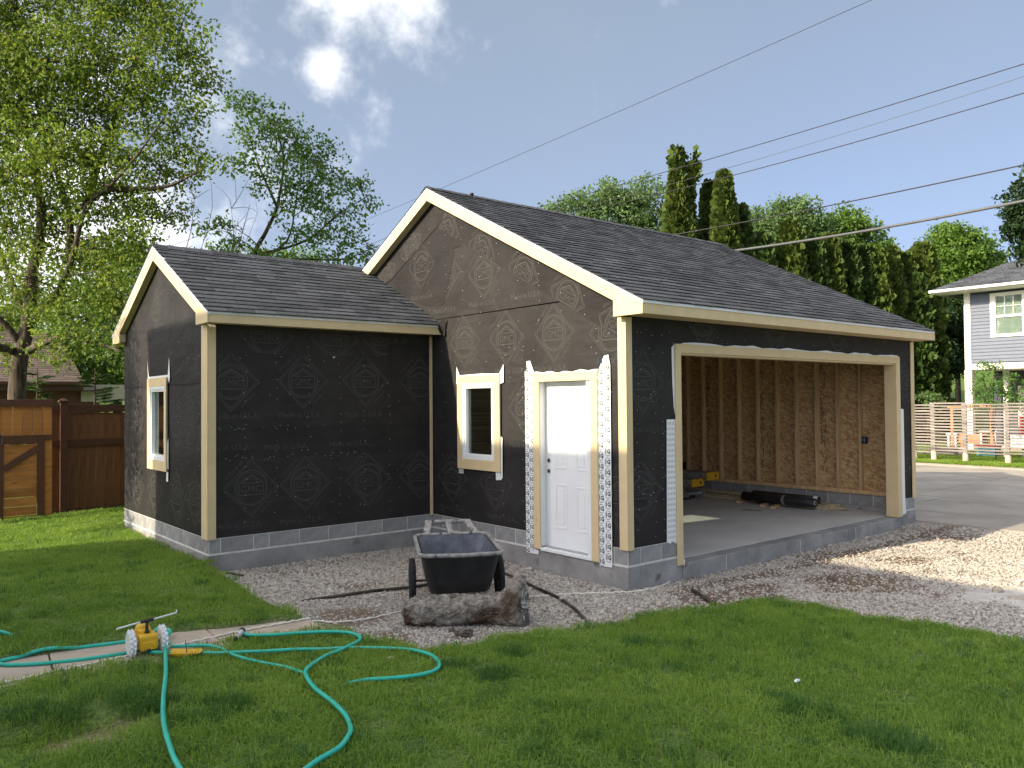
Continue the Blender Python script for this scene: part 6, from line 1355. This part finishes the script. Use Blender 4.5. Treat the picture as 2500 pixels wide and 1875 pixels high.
rock('rock', 'long pale broken brick on the pale spill at right edge', gpt(*cg(2168, 588)), (.10, .05, .035), 'path', 6, tilt=-.6)
rock('rock', 'white plaster crumb on gravel by the side door footing', gpt(*cb(1160, 455)), (.03, .03, .035), 'chalk', 7)
rock('white_scrap', 'small white scrap lying in the open lawn', gpt(1722, 1482)+np.array([0, 0, .03]), (.03, .016, .012), 'white', 8, 'scrap')
rock('white_scrap', 'small pale scrap inside the far loop of the hose', gpt(*c1(1915, 432))+np.array([0, 0, .02]), (.035, .02, .012), 'path', 10, 'scrap')
def spill():
    pts = [cg(*p) for p in [(1780, 585), (1830, 548), (1900, 528), (2000, 512), (2100, 508), (2240, 498), (2330, 520), (2330, 660), (2240, 648), (2150, 618), (2040, 602), (1930, 605), (1850, 600)]]; P_ = [hit(u, v, .012) for u, v in pts]
    m = MB(); c = np.mean(P_, 0); n = len(P_); vs = [c+np.array([0, 0, .004])]+[p+(np.random.default_rng(i).normal(0, .03, 3))*np.array([1, 1, 0])-np.array([0, 0, .012]) for i, p in enumerate(P_)]; inn = [c+(p-c)*(.55+.25*(i % 2))+np.array([0, 0, .004]) for i, p in enumerate(P_)]; vs += inn
    m.add(vs, [(0, 1+n+i, 1+n+(i+1) % n) for i in range(n)]+[(1+n+i, 1+i, 1+(i+1) % n, 1+n+(i+1) % n) for i in range(n)], 0, True); tag(m.build('concrete_spill', mat('dried_concrete_wash', (.50, .47, .43), .95, .2, 6, .004, 30, col2=(.55, .52, .48))), 'pale dried concrete wash spread over gravel at right edge', 'concrete spill')
spill()

# hoses, cords and pipes on the ground
def run(name, uv, r, mat_, parent=None, dz=None, wob=0., n=8, sub=6, fix=None, sink=(0, 0)):
    pts = [gpt(u, v) for u, v in uv]; P_ = smooth_path(pts, sub); out = []
    for i, p in enumerate(P_):
        z = gz(p[0], p[1])+(dz if dz is not None else r)+wob*math.sin(i*1.9)*.3
        out.append((p[0]+wob*math.sin(i*2.3), p[1]+wob*math.cos(i*2.3), z))
    if fix: out = fix(out)
    for i in range(sub*2):                       # an end that runs down into the grass
        t = (1-i/(sub*2))**1.5*.07
        if sink[0]: out[i] = (out[i][0], out[i][1], out[i][2]-t)
        if sink[1]: out[-1-i] = (out[-1-i][0], out[-1-i][1], out[-1-i][2]-t)
    m = MB(); m.tube(out, r, n); return m.build(name, M[mat_], parent)
hs = thing('garden_hose', 'long teal garden hose looped over lawn and path', 'garden hose', tuple(gpt(355, 1450)))
HR = .0145
run('hose_run', [(392, 1690), (372, 1650), (357, 1600), (352, 1560), (353, 1520), (358, 1470), (357, 1425), (356, 1400), (362, 1388), (368, 1378), (363, 1366)], HR, 'hose', hs, .052)
run('hose_run', [(650, 1690), (690, 1660), (735, 1632), (754, 1605), (757, 1590), (745, 1560), (715, 1530), (680, 1502), (662, 1476), (664, 1458), (700, 1432), (750, 1410), (776, 1396), (772, 1384), (735, 1377), (650, 1379), (580, 1384), (540, 1384), (524, 1381)], HR, 'hose', hs, .046)
run('hose_run', [(345, 1362), (330, 1374), (280, 1389), (180, 1402), (90, 1414), (20, 1428), (-6, 1436), (20, 1441), (100, 1437), (200, 1426), (290, 1412), (330, 1402)], HR, 'hose', hs, .016)
run('hose_run', [(332, 1400), (365, 1398), (340, 1408), (318, 1409), (318, 1416), (350, 1419), (400, 1418), (460, 1420), (540, 1417), (640, 1412), (740, 1409), (830, 1409), (890, 1413), (930, 1424), (948, 1440), (944, 1455), (915, 1466), (860, 1474), (800, 1478), (752, 1479), (715, 1478)], HR, 'hose', hs, .032, sink=(0, 1))
run('hose_run', [(368, 1404), (420, 1402), (450, 1402), (478, 1408), (490, 1416), (520, 1428), (570, 1440), (620, 1450), (664, 1466)], HR*.9, 'hose', hs, .027)
run('hose_run', [(-90, 1372), (-40, 1372), (0, 1374), (30, 1376), (62, 1377)], HR, 'hose', hs, .035, sink=(0, 1))
def run_cord():
    uv = [(1476, 1222), (1474, 1236), (1443, 1261), (1390, 1277), (1358, 1281), (1323, 1282), (1216, 1286), (1143, 1292), (1000, 1300), (880, 1320), (796, 1339), (722, 1347), (690, 1344), (664, 1339), (600, 1351), (528, 1364), (440, 1384), (372, 1399), (330, 1408), (273, 1420), (198, 1437), (110, 1455), (48, 1470), (-30, 1484)]
    P_ = smooth_path([gpt(u, v) for u, v in uv], 10); P_ = [(p[0]+.004*math.sin(i*1.3), p[1]+.004*math.cos(i*1.3), gz(p[0], p[1])+.012+.004*math.sin(i*2.1)+(.02 if sdist(LAWN_F, p[0], p[1]) > .02 else 0)) for i, p in enumerate(P_)]
    q = onp(1478, 1208, 1, -.05); P_ = [q, q+np.array([0, 0, -.08])]+P_[2:]
    # lie over the path slab
    m = MB(); m.tube(P_, .0085, 6); tag(m.build('extension_cord', M['cord']), 'white twisted cord running from the garage corner along the path', 'cord')
run_cord()
bh = thing('black_hose', 'black rubber hose lying across gravel behind the cart', 'hose', tuple(gpt(1000, 1290)))
uvb = [(625, 1301), (660, 1298), (760, 1288), (902, 1271), (980, 1258), (1050, 1243)]+[cb(*p) for p in [(1040, 585), (1120, 615), (1200, 650), (1350, 722), (1490, 790), (1600, 872), (1690, 960), (1712, 985)]]
run('hose_run', uvb, .017, 'blackhose', bh, .026, sink=(1, 1)); p = gpt(*cb(1490, 790)); d = gpt(*cb(1520, 808))-p; d[2] = 0; d /= np.linalg.norm(d); q = MB(); q.lathe([(.0, -.03), (.021, -.03), (.021, -.008), (.019, -.006), (.019, .006), (.021, .008), (.021, .03), (0, .03)], p+np.array([0, 0, .028]), d, 12); q.build('coupling', M['steel'], bh)
m = MB(); a, b = gpt(*cg(425, 550))+np.array([0, 0, .03]), gpt(*cg(542, 622))+np.array([0, 0, .03]); m.tube([a, b], .022, 10); tag(m.build('black_pipe', M['blackhose']), 'short black pipe end poking out of the gravel at the lawn edge', 'pipe')
m = MB(); pts = [gpt(*c1(x, y))+np.array([0, 0, .02]) for x, y in [(1105, 8), (1130, 6), (1160, 14), (1195, 18)]]; m.tube(pts, .012, 6); tag(m.build('black_strap', M['blackhose']), 'short black strap on the gravel by the wing corner', 'strap')

def sprinkler():
    pl, pr_ = gpt(285, 1421), gpt(346, 1404); ctr = (pl+pr_)/2; vd = (ctr-CP)*np.array([1, 1, 0]); vd /= np.linalg.norm(vd); ax = np.array([vd[1], -vd[0], 0.])*.97+vd*.22; ax /= np.linalg.norm(ax); wd = .225; f = np.array([ax[1], -ax[0], 0.]);  f = f if f @ (CP-ctr) > 0 else -f
    zb = gz(*ctr[:2]); P = lambda a, b, z: np.array([ctr[0], ctr[1], zb])+ax*a+f*b+np.array([0, 0, z]); hw = wd/2
    r = thing('travelling_sprinkler', 'yellow travelling lawn sprinkler with white spiked wheels and spray arm on path', 'sprinkler', (ctr[0], ctr[1], zb)); Rm = np.array([ax, f, (0, 0, 1)]).T
    q = MB(); q.obox(P(0, .02, .105), (.135, .15, .12), Rm); q.build('gear_housing', M['yellow'], r, bevel=.018)
    q = MB(); q.obox(P(0, .098, .085), (.10, .012, .06), Rm); q.obox(P(-.035, .106, .085), (.012, .012, .03), Rm); q.obox(P(.03, .106, .085), (.012, .012, .03), Rm); q.build('front_plate', M['yellow'], r, bevel=.004)
    q = MB(); q.lathe([(.058, 0), (.06, .03), (.056, .06), (.045, .085), (.025, .10), (0, .103)], P(-.012, -.07, .125), (0, 0, 1), 20); q.obox(P(-.012, -.02, .16), (.09, .09, .06), Rm); q.build('dome', M['yellow'], r, bevel=.01)
    q = MB(); q.lathe([(.0, .0), (.011, 0), (.015, -.006), (.015, -.02)], P(-.005, .112, .052), tuple(f), 14); q.build('drain_plug', M['black_pl'], r)
    q = MB(); q.cyl(P(-hw+.02, .02, .105), P(hw-.02, .02, .105), .02, 10); q.build('axle', M['white'], r)
    for s_ in (-1, 1):
        w = thing('wheel', None, None, tuple(P(s_*hw, 0.02, .105))); w.parent = r; w.location = Vector(P(s_*hw, .02, .105))-wl(r); q = MB(); c = P(s_*hw, .02, .105)
        q.lathe([(.0, -.026), (.03, -.024), (.082, -.024), (.086, -.018), (.086, .018), (.082, .024), (.03, .024), (0, .026)], c, ax, 24, smooth=False)
        for k in range(16):
            a = 2*math.pi*k/16; d = f*math.cos(a)+np.array([0, 0, math.sin(a)]); t = -f*math.sin(a)+np.array([0, 0, math.cos(a)])
            for e in (-1, 1):
                b0 = c+d*.084+ax*e*.012+t*(.008*e); q.add([b0-t*.011-ax*.011, b0+t*.011-ax*.011, b0+t*.011+ax*.011, b0-t*.011+ax*.011, b0+d*.026], [(0, 1, 4), (1, 2, 4), (2, 3, 4), (3, 0, 4)])
        q.build('spiked_rim', M['white'], w)
    e0 = at(251, 1366, 1.); ez = P(0, 0, .262)
    q = MB(); q.cyl(P(.0, .02, .165), P(.0, .02, .25), .012, 10); q.cyl(P(-.045, .02, .255), P(.045, .02, .262), .014, 10); q.lathe([(.0, 0), (.02, 0), (.02, .02), (.01, .03)], P(0, .02, .16), n=12); q.build('spray_hub', M['black_pl'], r)
    q = MB(); q.tube([P(-.215, .02, .225), P(-.205, .02, .234), P(-.04, .02, .256)], .0065, 8); q.build('spray_arm', M['white'], r)
    q = MB(); q.tube([P(.04, .02, .261), P(.215, .02, .284), P(.218, .02, .305)], .0065, 8); q.build('spray_arm', M['white'], r)
    # yellow ramp lying in the grass and its wire pin
    g = gpt(395, 1424); rr = thing('sprinkler_ramp', 'yellow plastic ramp half sunk in grass beside the sprinkler', 'ramp', tuple(g)); e = np.array([.77, -.64, 0]); n = np.array([.64, .77, 0]); z0 = np.array([0, 0, 1.])
    q = MB(); V = []
    for i in range(9):
        t = i/8; x = -.10+.23*t; sag = .055*math.sin(math.pi*min(1, t*.85+.1)); V += [g+e*x-n*.04+z0*.055, g+e*x-n*.015+z0*(.055-sag), g+e*x+n*.015+z0*(.055-sag), g+e*x+n*.04+z0*.066]
    q.add(V, [(i*4+k, i*4+k+1, i*4+k+5, i*4+k+4) for i in range(8) for k in range(3)], 0, True); o = q.build('channel', M['yellow'], rr); md = o.modifiers.new('thick', 'SOLIDIFY'); md.thickness = .004
    q = MB(); q.tube([g+e*.03+z0*.05, g+e*.02+z0*.14], .003, 5); q.build('wire_pin', M['blackhose'], rr)
    p = gpt(518, 1384); v = thing('hose_valve', 'grey and black hose valve at the edge of the path', 'hose valve', tuple(p)); q = MB(); d = np.array([.5, .6, .28]); d /= np.linalg.norm(d)
    q.lathe([(0, -.05), (.016, -.05), (.017, .0), (.024, .005), (.024, .035), (.02, .045), (0, .046)], p+np.array([0, 0, .045])+d*.01, d, 14); q.build('body', M['steel'], v)
    q = MB(); q.lathe([(.022, .0), (.026, .0), (.026, .018), (.022, .018)], p+np.array([0, 0, .045])+d*.05, d, 14); q.cyl(p+np.array([-.055, .0, .02]), p+np.array([.0, -.02, .025]), .022, 10); q.bar(p+np.array([.0, -.03, .03]), p+np.array([.06, -.03, .035]), .02, .02); q.build('collar', M['black_pl'], v)
sprinkler()

# inside the garage
def inside():
    fz = .181
    def stick(label, a, b, w, h, m_='lumber', cat='lumber', group=None):
        q = MB(); q.bar(a, b, w, h); return tag(q.build('lumber', M[m_], None, bevel=.003), label, cat, group)
    Lr = [((6.52, 1.00, fz+.020), (6.56, 4.6, fz+.020), .14, .038, 'lowest pale board at the wall end of the lumber on the floor'), ((6.34, 1.22, fz+.020), (6.38, 4.9, fz+.020), .14, .038, 'lowest pale board nearest the roll, lying on the floor'),
          ((6.33, 1.20, fz+.060), (6.40, 4.8, fz+.060), .14, .038, 'board laid on top of the floor board nearest the roll'), ((6.53, 1.12, fz+.060), (6.60, 5.0, fz+.060), .14, .038, 'middle board of the stack against the block wall'), ((6.50, 1.45, fz+.100), (6.60, 5.0, fz+.100), .14, .038, 'topmost board of the stack against the block wall')]
    for a, b, w, h, lab in Lr: stick(lab, a, b, w, h, group='lumber stacked along the block wall')
    for (a, b, lab) in (((5.80, 2.13, fz+.02), (6.25, 2.30, fz+.02), 'short bearer block under the middle of the black roll'), ((5.72, 1.87, fz+.02), (6.25, 2.06, fz+.02), 'long bearer block jutting from under the black roll'), ((5.95, 2.72, fz+.02), (6.25, 2.80, fz+.02), 'dim bearer block at the far end of the black roll'), ((4.75, 4.45, fz+.02), (4.98, 4.5, fz+.02), 'short block under the yellow ended planks')):
        stick(lab, a, b, .088, .038, 'stud', 'wood block', 'short blocks on the garage floor')
    rl = thing('paper_roll', 'black roll of building paper lying on lumber in the garage', 'roll', (6.1, 1.9, fz+.04)); q = MB(); q.lathe([(.0, 0), (.028, 0), (.03, -.002), (.075, -.002), (.082, .004), (.082, 1.42), (.03, 1.42), (.0, 1.40)], (6.06, 1.28, fz+.125), (.02, 1, .0), 24); q.build('paper', M['black_pl'], rl)
    q = MB(); q.lathe([(.028, -.004), (.034, -.004), (.034, .01), (.028, .01)], (6.06, 1.277, fz+.125), (.02, 1, 0), 20); q.build('core', M['housewhite'], rl); q = MB(); q.lathe([(.0828, .55), (.0835, .552), (.0835, .60), (.0828, .602)], (6.06, 1.28, fz+.125), (.02, 1, 0), 24); q.build('band', M['steel'], rl)
    r2 = thing('paper_roll', 'second black roll with a white label behind the first', 'roll', (6.22, 1.9, fz+.08)); q = MB(); q.lathe([(0, 0), (.07, .0), (.07, 1.3), (0, 1.3)], (6.22, 1.30, fz+.155), (.02, 1, 0), 20); q.build('paper', M['black_pl'], r2); q = MB(); q.lathe([(.0705, .0), (.0712, .002), (.0712, .08), (.0705, .082)], (6.22, 1.30, fz+.155), (.02, 1, 0), 20); q.build('label', M['white'], r2)
    # two aluminium planks with yellow end caps
    for i, (uv, y0, lab, dim) in enumerate(((ci(390, 640), 4.35, 'upper aluminium work plank with bright yellow end cap', 'yellowdull'), (ci(245, 705), 4.75, 'lower aluminium work plank with dull yellow end cap', 'yellowdull'))):
        c = onp(*uv, 0, 5.85 if i == 0 else 5.55); y0 = c[1]; rt_ = thing('work_plank', lab, 'work plank', (c[0], y0, c[2])); w, h = .33, .13
        q = MB(); q.box((c[0]-w/2, y0+.02, c[2]-h/2), (c[0]-w/2+.03, 7.1, c[2]+h/2)); q.box((c[0]+w/2-.03, y0+.02, c[2]-h/2), (c[0]+w/2, 7.1, c[2]+h/2)); q.box((c[0]-w/2+.0305, y0+.02, c[2]+h/2-.02), (c[0]+w/2-.0305, 7.1, c[2]+h/2-.002)); q.build('deck', M['rim'], rt_)
        q = MB(); q.box((c[0]-w/2-.012, y0-.03, c[2]-h/2-.008), (c[0]+w/2+.012, y0+.0195, c[2]+h/2+.008)); q.build('end_cap', M[dim], rt_, bevel=.008)
        q = MB(); q.lathe([(0, -.002), (.026, -.002), (.026, .01)], (c[0]+.06, y0-.031, c[2]), (0, 1, 0), 14); q.build('cap_hole', M['black_pl'], rt_)
    for i, (uv, lab) in enumerate(((ci(470, 800), 'dark metal rack section lying low beneath the planks'),)):
        c = onp(*uv, 0, 5.75); rt_ = thing('metal_rack', lab, 'rack', (c[0], 4.2, fz)); q = MB()
        for a in (-.25, .25):
            q.bar((c[0]+a, 3.5, fz+.12), (c[0]+a-.1, 6.8, fz+.12), .04, .10)
        for k in range(9): q.bar((c[0]-.25-.012*k, 3.6+.38*k, fz+.12), (c[0]+.25-.012*k, 3.6+.38*k, fz+.12), .035, .05)
        q.build('rail', M['steel'], rt_)
        q = MB(); 
        for y in (3.7, 5.2): q.box((c[0]-.22, y, fz), (c[0]+.22, y+.08, fz+.065))
        q.build('foot', M['black_pl'], rt_)
    c = onp(*ci(160, 550), 1, 4.6); r3 = thing('tool_case', 'dark tool case sitting on the planks deep in the garage', 'case', (c[0], 4.6, c[2])); q = MB(); q.box((c[0]-.2, 4.45, c[2]-.11), (c[0]+.2, 4.75, c[2]+.11)); q.build('body', M['black_pl'], r3, bevel=.02); q = MB(); q.tube([(c[0]-.06, 4.44, c[2]+.04), (c[0]-.06, 4.415, c[2]+.04), (c[0]+.06, 4.415, c[2]+.04), (c[0]+.06, 4.44, c[2]+.04)], .01, 6); q.build('handle', M['steel'], r3)
inside()
